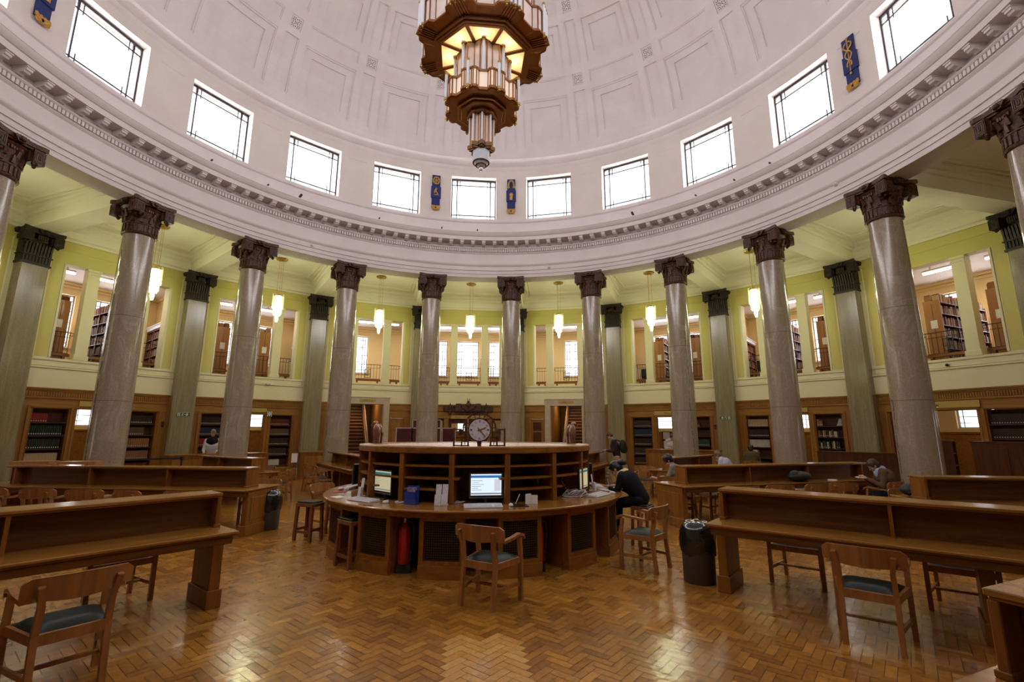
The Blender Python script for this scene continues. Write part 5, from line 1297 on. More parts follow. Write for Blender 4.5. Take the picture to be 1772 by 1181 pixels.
for s in (-1, 1):
    m.beam((s * .36, 0, 0), (s * .36, 0, .26), .026, .026, up=(0, 1, 0)); m.beam((s * .16, 0, .0), (s * .16, 0, .14), .022, .026, up=(0, 1, 0)); m.beam((s * .25, 0, .0), (s * .25, 0, .14), .022, .026, up=(0, 1, 0))
    m.beam((s * .14, 0, .012), (s * .37, 0, .012), .026, .024); m.beam((s * .15, 0, .13), (s * .26, 0, .13), .024, .02); m.beam((s * .25, 0, .24), (s * .37, 0, .24), .024, .02); m.beam((s * .205, 0, .03), (s * .205, 0, .12), .012, .02, up=(0, 1, 0)); m.beam((s * .17, 0, .075), (s * .24, 0, .075), .02, .012)
    m.beam((s * .22, 0, .2), (s * .30, 0, .2), .02, .08)
m.sph((0, 0, .06), .035, 10, 8, (1, 1, 1.3)); m.cyl((0, 0, 0), (0, 0, .04), .03, 10)
m.build('clock_stand', M['bronze'], ck)
def bird(x, y, rz, lab):
    o = thing('bronze_bird', lab, 'statue', (x, y, 1.535), R(rz), 'bronze birds guarding the desk top')
    m = MB(); m.sph((0, 0, .19), .085, 14, 10, (.85, .8, 1.75)); m.sph((0, -.035, .345), .045, 12, 8, (.9, 1.1, 1)); m.beam((0, -.06, .345), (0, -.115, .315), .022, .02); m.sph((0, -.02, .29), .055, 10, 8, (.8, .8, 1.2)); m.build('bird_body', M['statue'], o, smooth=60)
    for s in (-1, 1):
        m = MB(); m.sph((s * .062, .02, .20), .075, 12, 8, (.45, .8, 1.9)); m.box((s * .055, .055, .09), (.03, .045, .18), taper=1.6); m.build('wing', M['statue'], o, smooth=60)
        m = MB(); m.cyl((s * .035, -.03, 0), (s * .035, -.02, .09), .018, 8); m.build('leg', M['statue'], o)
    m = MB(); m.cyl((0, 0, -.004), (0, 0, .012), .10, 20); m.build('statue_base', M['bronze'], o)
M['statue'] = noisy('bronze_statue', (.20, .10, .07), (.36, .22, .17), (8, 8, 8), .3, metal=.7)
bird(-1.72, .18, -105, 'bronze bird statue on the left of the desk top, before the left staircase'); bird(1.72, .15, 105, 'bronze bird statue on the right of the desk top, before the right staircase')

# ================================================================== CHAIRS, STOOLS, TABLES
def chair_master():
    o = thing('reading_chair', 'x', 'chair', (0, 0, 0), 0, 'oak armchairs with green leather seats')
    hs = .43
    for s in (-1, 1):
        m = MB(); m.add(*hexbeam([(s * .19, -.245, 0), (s * .19, -.20, .42), (s * .185, -.235, .60), (s * .205, -.275, .74)], .038, .045)); m.build('rear_leg', M['oakc'], o)
        m = MB(); m.add(*hexbeam([(s * .265, .20, 0), (s * .265, .20, .42), (s * .265, .17, .63)], .042, .04)); m.build('front_leg', M['oakc'], o)
        m = MB(); m.add(*hexbeam([(s * .215, -.26, .665), (s * .255, -.15, .635), (s * .272, .0, .65), (s * .272, .15, .665), (s * .272, .225, .645), (s * .272, .235, .61)], .05, .028)); m.build('armrest', M['oakc'], o)
        m = MB(); m.beam((s * .19, -.21, hs - .03), (s * .262, .20, hs - .03), .028, .06); m.build('side_rail', M['oakc'], o)
        m = MB(); m.beam((s * .19, -.22, .17), (s * .262, .20, .17), .02, .035); m.build('stretcher', M['oakc'], o)
    m = MB(); m.beam((-.19, -.21, hs - .03), (.19, -.21, hs - .03), .028, .07); m.build('rear_rail', M['oakc'], o)
    m = MB(); m.beam((-.262, .20, hs - .03), (.262, .20, hs - .03), .028, .06); m.build('front_rail', M['oakc'], o)
    m = MB(); m.beam((-.225, -.01, .17), (.225, -.01, .17), .035, .022); m.build('cross_stretcher', M['oakc'], o)
    # curved crest rail
    m = MB(); n = 14; vs = []; fs = []
    for i in range(n + 1):
        t = -1 + 2 * i / n; x = .295 * t; y = -.285 + .085 * t * t; zt = .80 - .012 * t * t - (.03 * max(0, abs(t) - .88) / .12); zb = .635 + .03 * t * t
        th = .022
        vs += [(x, y - th / 2 - .012, zt), (x, y + th / 2 - .012, zt), (x, y + th / 2, zb), (x, y - th / 2, zb)]
    for i in range(n):
        for k in range(4): fs.append((i * 4 + k, i * 4 + (k + 1) % 4, i * 4 + 4 + (k + 1) % 4, i * 4 + 4 + k))
    fs += [(3, 2, 1, 0), (n * 4, n * 4 + 1, n * 4 + 2, n * 4 + 3)]
    m.add(vs, fs); m.build('crest_rail', M['oakc'], o, smooth=40)
    # padded seat
    m = MB(); vs = []; n = 8
    for j in range(n + 1):
        for i in range(n + 1):
            u, v = -1 + 2 * i / n, -1 + 2 * j / n; w = .185 + (.245 - .185) * (v + 1) / 2
            e = (1 - u ** 4) * (1 - v ** 4); vs.append((u * w, -.19 + .375 * (v + 1) / 2, hs + .045 * e ** .5))
    fs = [(j * (n + 1) + i, j * (n + 1) + i + 1, (j + 1) * (n + 1) + i + 1, (j + 1) * (n + 1) + i) for j in range(n) for i in range(n)]
    m.add(vs, fs); m.bb(-.19, .19, -.19, .185, hs - .03, hs); m.build('seat_pad', M['leather'], o, smooth=50)
    return o
def hexbeam(pts, w, h):
    vs = []; fs = []
    for k, p in enumerate(pts):
        p = Vector(p); a = Vector(pts[max(0, k - 1)]); b = Vector(pts[min(len(pts) - 1, k + 1)]); d = (b - a).normalized()
        u = Vector((1, 0, 0)) if abs(d.x) < .8 else Vector((0, 0, 1)); s = (u - d * d.dot(u)).normalized(); t = d.cross(s)
        for x, y in ((-1, -1), (1, -1), (1, 1), (-1, 1)): vs.append(p + s * x * w / 2 + t * y * h / 2)
    n = len(pts)
    for k in range(n - 1):
        for i in range(4): fs.append((k * 4 + i, k * 4 + (i + 1) % 4, k * 4 + 4 + (i + 1) % 4, k * 4 + 4 + i))
    fs += [(3, 2, 1, 0), tuple((n - 1) * 4 + i for i in range(4))]
    return vs, fs
M['oakc'] = wood('chair_oak', (.21, .075, .02), (.40, .165, .05), 'z', .3, .35)
chair0 = chair_master(); cfirst = [True]
def chair(x, y, az, lab, grp=None):
    o = chair0 if cfirst[0] else dup(chair0); cfirst[0] = False
    o.location = (x, y, 0); o.rotation_euler.z = -R(az); o['label'] = lab
    if grp: o['group'] = grp
    return o
chair(.075, -3.07, 34.5, 'oak armchair standing alone in front of the enquiry desk, seen from behind')
chair(2.19, -1.96, -42, 'pale oak armchair turned toward the right side of the enquiry desk, near the bin')
def TL(az, u, n):   # table-local to room: u along the radius, n clockwise
    a = R(az); return (u * math.sin(a) + n * math.cos(a), u * math.cos(a) - n * math.sin(a))
def tchair(az, u, n, lab, turn=0, grp=None):
    x, y = TL(az, u, n); return chair(x, y, (az - 90 if n > 0 else az + 90) + turn, lab, grp)
# reading tables
def table(az, u0, u1, lab, hw=.53, sh=.175, inset=.06, lw=.24, zt=.76, zs=1.10):
    L = u1 - u0; a = R(az)
    # local y along the radius outwards, local x clockwise
    o = thing('reading_table', lab, 'table', (u0 * math.sin(a), u0 * math.cos(a), 0), -a, 'long oak reading tables')
    m = MB(); m.bb(-hw, hw, 0, L, zt - .028, zt); m.bb(-hw + .02, hw - .02, .02, L, zt - .045, zt - .028); m.build('table_top', M['oaktop'], o, bevel=.006)
    m = MB()
    for s in (-1, 1): m.bb(*sorted((s * (hw - .03), s * (hw - .06))), .05, L, zt - .115, zt - .045)
    m.bb(-hw + .04, hw - .04, .04, .07, zt - .115, zt - .045); m.build('apron', M['oaky'], o, bevel=.005)
    for yy in (.015, L * .5, L - .2):
        m = MB(); q = lw if yy < .1 else .24; m.bb(-q, q, yy, yy + .10, 0, zt - .045); m.bb(-q - .02, q + .02, yy - .02, yy + .12, 0, .17); m.bb(-q + .09, q - .09, yy - .008, yy, .24, .62) if yy < .1 else None; m.build('pedestal_leg', M['oakv'], o, bevel=.005)
    m = MB(); m.bb(-.02, .02, inset + .05, L, zt, zs - .03); m.bb(-.035, .035, inset, L, zt, zt + .035); m.build('divider_board', M['oaky'], o)
    m = MB(); m.bb(-sh, sh, inset, L, zs - .03, zs); m.bb(-sh + .012, sh - .012, inset + .01, L, zs - .045, zs - .03); m.build('divider_shelf', M['oaktop'], o, bevel=.005)
    m = MB(); m.bb(-sh + .01, sh - .01, inset + .005, inset + .045, zt, zs - .045); m.bb(-sh - .0, sh, inset - .006, inset + .055, zt, zt + .03); m.build('divider_end', M['oakv'], o, bevel=.004)
    k = inset + 1.55
    while k < L:
        m = MB(); m.bb(-sh + .02, sh - .02, k, k + .03, zt, zs - .045); m.build('shelf_bracket', M['oakv'], o); k += 1.55
    return o
T_ = {}
table(135, 3.97, 8.3, 'long oak reading table with a raised middle shelf, nearest on the right', hw=.54, inset=.05)
table(-135, 3.97, 8.3, 'long oak reading table with a raised middle shelf, nearest on the left', hw=.54, inset=.05)
table(78, 3.82, 8.9, 'long oak reading table, second from the camera on the right, holding the black bag', hw=.50, inset=.28, lw=.40)
table(-78, 3.82, 8.9, 'long oak reading table on the left, second from the camera, ending beside the bin', hw=.50, inset=.22, lw=.40)
table(103, 6.75, 9.3, 'short oak reading table between the two long right tables, dark at the right frame edge', hw=.52, inset=.1)
table(-103, 7.6, 9.3, 'short oak reading table between the two long left tables, outside the frame', hw=.52)
table(51.5, 6.5, 9.3, 'oak reading table where the pale blue shirt reader sits', hw=.52, inset=.12)
table(-51.5, 6.5, 9.3, 'oak reading table before the column near the person in the black vest', hw=.52, inset=.12)
table(28.5, 5.6, 9.4, 'oak reading table right behind the enquiry desk with a row of chairs', hw=.52, inset=.15)
table(-28.5, 5.6, 9.4, 'oak reading table left behind the enquiry desk with a row of chairs', hw=.52, inset=.15)
table(162, 6.74, 8.3, 'oak table corner at the lower right edge of the picture', hw=.50)
# chairs at the tables
chair(3.30, -4.33, 45, 'oak armchair pulled to the near side of the closest right table, seen from behind')
chair(-2.98, -4.52, -48, 'oak armchair with green seat at the closest left table, seen from behind')
tchair(135, 6.95, .85, 'oak armchair at the right frame edge on the near side of the closest right table', 10)
tchair(135, 4.62, -.72, 'oak armchair on the far side of the closest right table, first from its end', 0)
tchair(135, 6.05, -.72, 'oak armchair on the far side of the closest right table, second from its end')
tchair(-135, 4.62, .72, 'oak armchair on the far side of the closest left table, first from its end')
tchair(-135, 6.0, .72, 'oak armchair on the far side of the closest left table, second from its end')
gl = 'row of armchairs at the second left table'; gr_ = 'row of armchairs at the second right table'
on = ['first', 'second', 'third', 'fourth', 'fifth', 'sixth']
for i, u in enumerate((4.6, 5.5, 6.35, 7.2, 8.0)): tchair(-78, u, -.78, f'oak armchair on the near side of the second left table, {on[i]} from its inner end', random.uniform(-12, 12), gl)
for i, u in enumerate((4.75, 5.55, 6.4, 7.15)): tchair(78, u, .80, f'oak armchair on the near side of the second right table, {on[i]} from its inner end', (-5, 10, 0, 18)[i], gr_)
x, y = TL(78, 8.25, .95); chair(x, y, -20, 'oak armchair under the seated man in the brown jacket')
for i, u in enumerate((4.5, 5.5, 6.5)): tchair(78, u, -.75, f'oak armchair on the far side of the second right table, {on[i]} from its inner end', 0)
for i, u in enumerate((4.4, 5.6)): tchair(-78, u, .80, f'oak armchair on the far side of the second left table, {on[i]} from its inner end', 0)
for i, u in enumerate((5.85, 6.5, 7.15, 7.8, 8.45, 9.1)):
    tchair(-28.5, u, -.66 if False else .66, f'oak armchair in the row along the left table behind the desk, {on[i]} from the desk', 0, 'row of chairs left behind the desk')
    tchair(28.5, u, -.66, f'oak armchair in the row along the right table behind the desk, {on[i]} from the desk', 0, 'row of chairs right behind the desk')
tchair(-28.5, 8.6, -.75, 'oak armchair on the outer side of the left table behind the desk'); tchair(-28.5, 7.4, -.75, 'oak armchair on the outer side of the left table behind the desk, nearer the desk')
tchair(51.5, 6.9, -.85, 'pale armchair drawn out beside the end of the pale blue reader table, nearest the doorway', 60)
tchair(51.5, 7.7, -.8, 'oak armchair on the far side of the pale blue reader table'); tchair(51.5, 6.95, .75, 'oak armchair under the person in the grey shirt', 0)
tchair(51.5, 8.3, .75, 'oak armchair under the reader in the pale blue shirt'); tchair(-51.5, 6.9, .8, 'oak armchair at the end of the left table near the doorway', 50); tchair(-51.5, 7.8, .8, 'oak armchair on the far side of the table near the black vest person')
tchair(103, 7.3, -.8, 'oak armchair behind the short dark right table')
chair(-2.62, .95, 120, 'oak armchair whose round back rises behind the left rim of the desk')
# stools
def stool_master():
    o = thing('wooden_stool', 'x', 'stool', (0, 0, 0), 0, 'dark oak stools with leather tops'); h = .60
    for sx in (-1, 1):
        for sy in (-1, 1): m = MB(); m.add(*hexbeam([(sx * .165, sy * .125, 0), (sx * .15, sy * .11, h - .03)], .045, .04)); m.build('leg', M['oakcd'], o)
        m = MB(); m.beam((sx * .158, -.11, .17), (sx * .158, .11, .17), .022, .04); m.build('stretcher', M['oakcd'], o)
    for sy in (-1, 1): m = MB(); m.beam((-.15, sy * .118, .14), (.15, sy * .118, .14), .022, .04); m.build('stretcher', M['oakcd'], o)
    m = MB(); m.bb(-.175, .175, -.135, .135, h - .07, h - .015); m.build('seat_frame', M['oakcd'], o, bevel=.005)
    m = MB(); m.bb(-.165, .165, -.125, .125, h - .015, h + .012); m.build('seat_pad', M['leather'], o, bevel=.01); return o
M['oakcd'] = wood('stool_oak', (.13, .045, .015), (.24, .09, .03), 'z', .35, .25)
s0 = stool_master(); s0.location = (-2.72, .10, 0); s0.rotation_euler.z = R(-28); s0['label'] = 'dark wooden stool standing clear of the desk on the left'
x, y, z = P(2.28, D(-47)); dup(s0, (x, y, 0), R(-47), 'dark wooden stool pushed into the left kneehole of the desk')
dup(s0, (2.66, -.66, 0), R(52), 'wooden stool under the writing woman')
# bins
def bin_master():
    o = thing('litter_bin', 'x', 'bin', (0, 0, 0), 0, 'black domed bins with bin liners')
    m = MB(); m.lathe([(0, 0), (.165, 0), (.175, .015), (.180, .46), (.0, .46)], 28); m.build('bin_drum', M['bindrum'], o, smooth=40)
    m = MB(); vs = []; n = 40; zs = [(.188, .40), (.195, .46), (.20, .55), (.195, .63), (.185, .68)]
    for i in range(n):
        a = 2 * PI * i / n
        for j, (r, z) in enumerate(zs): rr = r + .007 * math.sin(a * 9 + j * 1.9) + .004 * math.sin(a * 17 + j); zz = z + (.03 * math.sin(a * 3) + .012 * math.sin(a * 11) if j == 0 else 0); vs.append((rr * math.cos(a), rr * math.sin(a), zz))
    k = len(zs); m.add(vs, [(i * k + t, ((i + 1) % n) * k + t, ((i + 1) % n) * k + t + 1, i * k + t + 1) for i in range(n) for t in range(k - 1)]); m.build('bin_liner', M['liner'], o, smooth=70)
    m = MB(); m.lathe([(.19, .66), (.185, .70), (.165, .76), (.12, .80), (.06, .825), (0, .83)], 28, caps=False); dm = m.build('bin_dome', M['gloss'], o, smooth=60)
    m = MB()
    for i in range(26): a = 2 * PI * i / 26; m.sph((.115 * math.cos(a), .115 * math.sin(a), .806), .0075, 6, 4)
    m.build('stud_ring', M['chrome'], dm); m = MB(); m.lathe([(.015, .83), (.028, .836), (.022, .84), (.0, .84)], 16); m.build('dome_disc', M['brass'], dm); return o
M['bindrum'] = mat('brown_bin_metal', (.075, .06, .05), .5, .3); M['liner'] = mat('black_liner', (.010, .010, .011), .22, coat=.4); M['gloss'] = mat('gloss_black', (.008, .008, .009), .15, coat=.6)
b0 = bin_master(); b0.scale = (1.04, 1.04, .84); b0.location = (BINX, BINY, 0); b0['label'] = 'black bin with a crumpled liner beside the end of the nearest right table'
dup(b0, (-3.72, 1.08, 0), 1.2, 'black bin with a crumpled liner at the end of the second left table'); dup(b0, (4.15, 1.5, 0), 2.2, 'black bin half hidden behind the end of the second right table')
# service counters, panels, barriers
def counter_box(x, y, az, w, d, h, lab, name='service_counter', dk=False):
    M_ = (M['oakdv'], M['oakd'], M['oakdv']) if dk else (M['oakv'], M['oak'], M['panelv'])
    o = thing(name, lab, 'counter', (x, y, 0), -R(az)); m = MB(); m.bb(-w / 2, w / 2, -d / 2, d / 2, 0, h - .03); m.build('counter_body', M_[0], o)
    m = MB(); m.bb(-w / 2 - .02, w / 2 + .02, -d / 2 - .02, d / 2 + .02, h - .03, h); m.build('counter_top', M_[1], o); m = MB(); k = max(1, int(w / .8))
    for i in range(k): c = -w / 2 + w * (i + .5) / k; m.bb(c - w / k * .4, c + w / k * .4, -d / 2 - .012, -d / 2, .15, h - .15)
    m.build('raised_panel', M_[2], o, bevel=.006); return o
x, y, _ = P(12.1, 41); counter_box(x, y, 40, 2.6, .6, 1.12, 'light oak service counter on the right where a person in white stands')
x, y, _ = P(12.3, -43); counter_box(x, y, -43, 3.0, .6, 1.0, 'oak service counter on the left in front of the person in the black vest')
x, y, _ = P(12.6, -27.5); counter_box(x, y, -28, 1.25, .5, .98, 'oak carrel end panel before the pilaster left of the left staircase', 'carrel')
x, y, _ = P(12.9, 66); counter_box(x, y, 62, 2.3, .5, 1.18, 'dark oak booth behind the right tables, left of the largest column', 'carrel', True)
x, y, _ = P(12.9, 82); counter_box(x, y, 80, 1.6, .5, 1.55, 'dark oak booth at the right frame edge', 'carrel', True)
o = thing('end_bookcase', 'dark bookcase end standing in the law doorway', 'bookcase', tuple(Vector(P(RHO, 72)) + Matrix.Rotation(-R(72), 3, 'Z') @ Vector((-.1, -.75, 0))), -R(52))
m = MB(); m.bb(-.3, .3, 0, .03, 0, 1.5); m.bb(-.3, .3, .93, .96, 0, 1.5); m.bb(-.3, .3, 0, .96, 1.5, 1.54); m.bb(-.01, .01, 0, .96, 0, 1.5); m.build('case_board', M['oakdv'], o)
for z in (.1, .45, .8, 1.15): m = MB(); m.bb(-.29, .29, .03, .93, z, z + .02); m.build('shelf', M['oak'], o)
# queue barriers
def post(x, y, lab):
    o = thing('barrier_post', lab, 'barrier', (x, y, 0), 0, 'black queue barrier posts on the left'); m = MB(); m.cyl((0, 0, .02), (0, 0, .95), .025, 10); m.build('post_tube', M['black'], o); m = MB(); m.cyl((0, 0, 0), (0, 0, .02), .16, 18); m.build('post_base', M['black'], o); m = MB(); m.cyl((0, 0, .9), (0, 0, 1.0), .04, 10); m.build('belt_head', M['black'], o)
pp = [P(10.9, -61.5), P(11.3, -57.5), P(11.0, -50.5)]
for i, p in enumerate(pp): post(p[0], p[1], 'black barrier post before the left bookcases, ' + ('nearest the large cracked column', 'middle one', 'nearest the black vest person')[i])
for i, (a, b_) in enumerate(zip(pp, pp[1:])):
    m = MB(); m.beam((a[0], a[1], .955), (b_[0], b_[1], .955), .006, .05); o = m.build('barrier_belt', M['black']); tag(o, 'black belt stretched between barrier posts, ' + ('left span' if i == 0 else 'right span'), 'barrier belt')
# notice screens near the central doorway (burgundy cloth, pale frame)
def screen(cx, w, z0, z1, lab):
    o = thing('notice_screen', lab, 'screen', (cx, 12.5, 0), 0, 'burgundy display screens before the central doorway')
    m = MB(); m.bb(-w / 2, w / 2, -.012, .012, z0, z1); m.build('screen_cloth', M['burg'], o); m = MB()
    for a in ((-w / 2 - .02, -w / 2 + .02, z0 - .02, z1 + .02), (w / 2 - .02, w / 2 + .02, z0 - .02, z1 + .02)): m.bb(a[0], a[1], -.02, .02, a[2], a[3])
    for zz in (z0, z1): m.bb(-w / 2, w / 2, -.02, .02, zz - .02, zz + .02)
    for s in (-1, 1): m.bb(s * w / 2 - .02, s * w / 2 + .02, -.02, .02, 0, z0); m.bb(s * w / 2 - .03, s * w / 2 + .03, -.2, .2, 0, .03)
    m.build('screen_frame', M['frame2'], o)
M['burg'] = mat('burgundy_cloth', (.075, .010, .018), .8); M['frame2'] = mat('pale_metal_frame', (.45, .36, .36), .5)
scx = [(684, 713.5, 742), (714.5, 740, 742), (740, 759.5, 742), (760, 786, 742)]
screen(-2.70, .66, .75, 1.90, 'burgundy display screen, far left one beside the left staircase'); screen(-2.10, .54, .75, 1.90, 'burgundy display screen left of the column, second of four'); screen(-1.45, .54, .75, 1.90, 'burgundy display screen mostly hidden behind the column, third of four'); screen(-.83, .56, .75, 1.90, 'burgundy display screen right of the column, nearest the clock')
for cx, lab in ((-2.1, 'small upper burgundy panel left of the column'), (-1.45, 'small upper burgundy panel right of the column')):
    o = thing('header_panel', lab, 'screen', (cx, 12.5, 1.93), 0); m = MB(); m.bb(-.26, .26, -.012, .012, 0, .30); m.build('panel_cloth', M['burg'], o); m = MB(); [m.bb(s * .26 - .02, s * .26 + .02, -.02, .02, 0, .32) for s in (-1, 1)]; m.bb(-.26, .26, -.02, .02, .29, .33); m.build('panel_frame', M['frame2'], o)
# leaflet rack inside the right-hand doorway
o = thing('leaflet_rack', 'leaflet stand with three white sheets inside the doorway right of the backpack person', 'rack', tuple(Vector(P(RHO, 36)) + Matrix.Rotation(-R(36), 3, 'Z') @ Vector((-.38, .9, 0))), -R(36))
m = MB(); m.bb(-.2, .2, 0, .04, 0, 1.8); m.bb(-.25, .25, -.15, .2, 0, .04); m.build('rack_board', M['oakdv'], o)
for z in (1.45, 1.05, .65): m = MB(); m.bb(-.15, .15, -.02, -.005, z, z + .32); m.build('sheet', M['paper'], o)
o = thing('alcove_shelf', 'oak shelf unit with pale papers in the doorway beside the leaflet stand', 'shelf', tuple(Vector(P(RHO, 36)) + Matrix.Rotation(-R(36), 3, 'Z') @ Vector((.35, 1.2, 0))), -R(36))
m = MB(); m.bb(-.35, -.32, 0, .3, 0, 1.6); m.bb(.32, .35, 0, .3, 0, 1.6); [m.bb(-.32, .32, 0, .3, z, z + .02) for z in (.1, .5, .9, 1.25, 1.58)]; m.bb(-.35, .35, .28, .3, 0, 1.6); m.build('shelf_frame', M['oak'], o); m = MB(); m.bb(-.28, .28, .05, .2, .92, 1.0); m.bb(-.28, .25, .05, .2, 1.27, 1.50); m.build('paper_stack', M['leafp'], o)
# things standing on the tables and counters
m = MB(); m.box((0, 0, .05), (.36, .26, .10)); m.box((.02, 0, .12), (.3, .22, .05), taper=.8); o = m.build('book_stack', M['board'], loc=(-9.3, 5.4, .76), rz=.5)
bpy.data.objects.remove(o)
def bag(x, y, z, az, lab, sx=1, col='liner2'):
    o = thing('black_bag', lab, 'bag', (x, y, z), -R(az)); m = MB(); m.sph((0, 0, .10), .2, 18, 12, (1.5 * sx, .8, .52)); m.sph((.14 * sx, 0, .13), .12, 12, 8, (1.2, .8, .8)); m.build('bag_body', M['cloth'], o, smooth=70); m = MB(); m.tube([(-.2 * sx, -.1, .06), (-.1 * sx, -.2, .09), (.08 * sx, -.17, .14), (.16 * sx, -.08, .18)], .012, 6); m.build('strap', M['cloth'], o, smooth=50); return o
M['cloth'] = mat('black_cloth', (.012, .012, .015), .6)
x, y = TL(78, 6.75, .33); bag(x, y, .76, 160, 'slumped black bag lying on the second right table'); 
x, y = TL(78, 7.6, .36); m = MB(); m.cyl((0, 0, 0), (0, 0, .022), .09, 18); o = m.build('paper_plate', M['paper'], loc=(x, y, .76)); tag(o, 'small pale round lid beside the black bag', 'lid')
x, y = TL(103, 7.0, -.3); bag(x, y, .76, 20, 'black bag standing behind the short right table', .7)
# newspaper box seen over the second left table
for (x, y, lab, w) in ((-9.6, 3.4, 'pale wooden box lid over the left table, nearer the frame edge', .7), (-8.6, 3.3, 'pale wooden box lid over the left table, nearer the column', .7)):
    o = thing('reading_stand', lab, 'stand', (x, y, 0), R(10)); m = MB(); m.box((0, 0, 1.02), (w, .4, .12)); m.build('stand_top', M['board'], o); m = MB(); m.bb(-w / 2 + .05, w / 2 - .05, -.15, .15, 0, .97); m.build('stand_body', M['oakdv'], o)

# small fittings
def fit(b, x, z, lab, kind):
    loc, rz = bayM(b); p = tuple(Vector(loc) + Matrix.Rotation(rz, 3, 'Z') @ Vector((x, -.04, z)))
    if kind == 'cam':
        o = thing('security_camera', lab, 'camera', p, rz); m = MB(); m.cyl((0, 0, 0), (0, -.03, 0), .05, 14); m.build('camera_mount', M['keys'], o); m = MB(); m.sph((0, -.05, -.01), .045, 12, 8); m.build('camera_dome', M['black'], o, smooth=60)
    elif kind == 'box':
        o = thing('alarm_box', lab, 'alarm', p, rz); m = MB(); m.bb(-.09, .09, -.08, 0, -.04, .04); m.build('alarm_case', M['keys'], o, bevel=.01)
    else:
        o = thing('light_switch', lab, 'switch', p, rz); m = MB(); m.bb(-.045, .045, -.015, 0, .03, .13); m.bb(-.03, .03, -.015, 0, -.06, 0); m.build('switch_plate', M['black'], o)
fit(4, .12, 3.79, 'small round security camera on the string course above the law doorway', 'cam')
fit(-2, .55, 3.70, 'small grey box on the ledge right of the third column', 'box')
fit(-3, 1.86, 1.95, 'black switch plates on the post beside the red lowest row bookcase', 'sw')
fit(2, 1.86, 1.95, 'black switch plates on the post right of the service counter', 'sw')
o = thing('floor_notice', 'white notice sheet on a stand beside the carrel left of the staircase', 'notice', P(12.2, -31.6), R(20)); m = MB(); m.bb(-.10, .10, -.01, 0, .62, .95); m.build('notice_sheet', M['paper'], o); m = MB(); m.cyl((0, .01, 0), (0, .01, .9), .012, 8); m.cyl((0, .01, 0), (0, .01, .02), .12, 14); m.build('notice_post', M['black'], o)
x, y = TL(-28.5, 5.95, 1.15); o = bag(x, y, .0, 20, 'black bag on the floor by the row of chairs left behind the desk', .6)
# ================================================================== PEOPLE
M['skin'] = noisy('skin', (.46, .25, .17), (.52, .30, .21), (8, 8, 8), .5)
def cm(n, c, r=.85): return mat(n, c, r, spec=.15)
def capsule(m, p, q, r, r2=None, n=12):
    r2 = r if r2 is None else r2; m.cyl(p, q, r, n, r2); m.sph(p, r, n, 8); m.sph(q, r2, n, 8)
def remesh(o, v, it=4):
    a = o.modifiers.new('r', 'REMESH'); a.mode = 'VOXEL'; a.voxel_size = v; a.use_smooth_shade = True
    s = o.modifiers.new('s', 'SMOOTH'); s.factor = .5; s.iterations = it
def lerp(a, b, t): return tuple(a[i] + (b[i] - a[i]) * t for i in range(3))
def hand(m, w, d, side, curl=.6):
    """palm and five separate curled fingers; w wrist point, d pointing direction, side +1/-1 where the thumb leaves"""
    w = Vector(w); d = Vector(d).normalized(); up = Vector((0, 0, 1)); s = d.cross(up); s = s.normalized() if s.length > .1 else Vector((1, 0, 0)); n = s.cross(d).normalized()
    p = w + d * .05
    m.sph(w + d * .045, .034, 10, 8, (1, 1, .8)); m.sph(w + d * .07, .036, 10, 8, (1, 1, .7))
    for i in range(4):
        b = w + d * .085 + s * (.0195 * (i - 1.5)); L = (.072, .082, .078, .062)[i] * .5
        k1 = b + d * L * .9 - n * L * .5 * curl; k2 = k1 + d * L * (.7 - .5 * curl) - n * L * (.5 + .5 * curl)
        capsule(m, b, k1, .0092, .0085, 8); capsule(m, k1, k2, .0085, .0075, 8)
    t0 = w + d * .035 + s * side * .03; t1 = t0 + d * .03 + s * side * .022 - n * .008; t2 = t1 + d * .028 + s * side * .002 - n * .012
    capsule(m, t0, t1, .0115, .0105, 8); capsule(m, t1, t2, .0105, .009, 8)
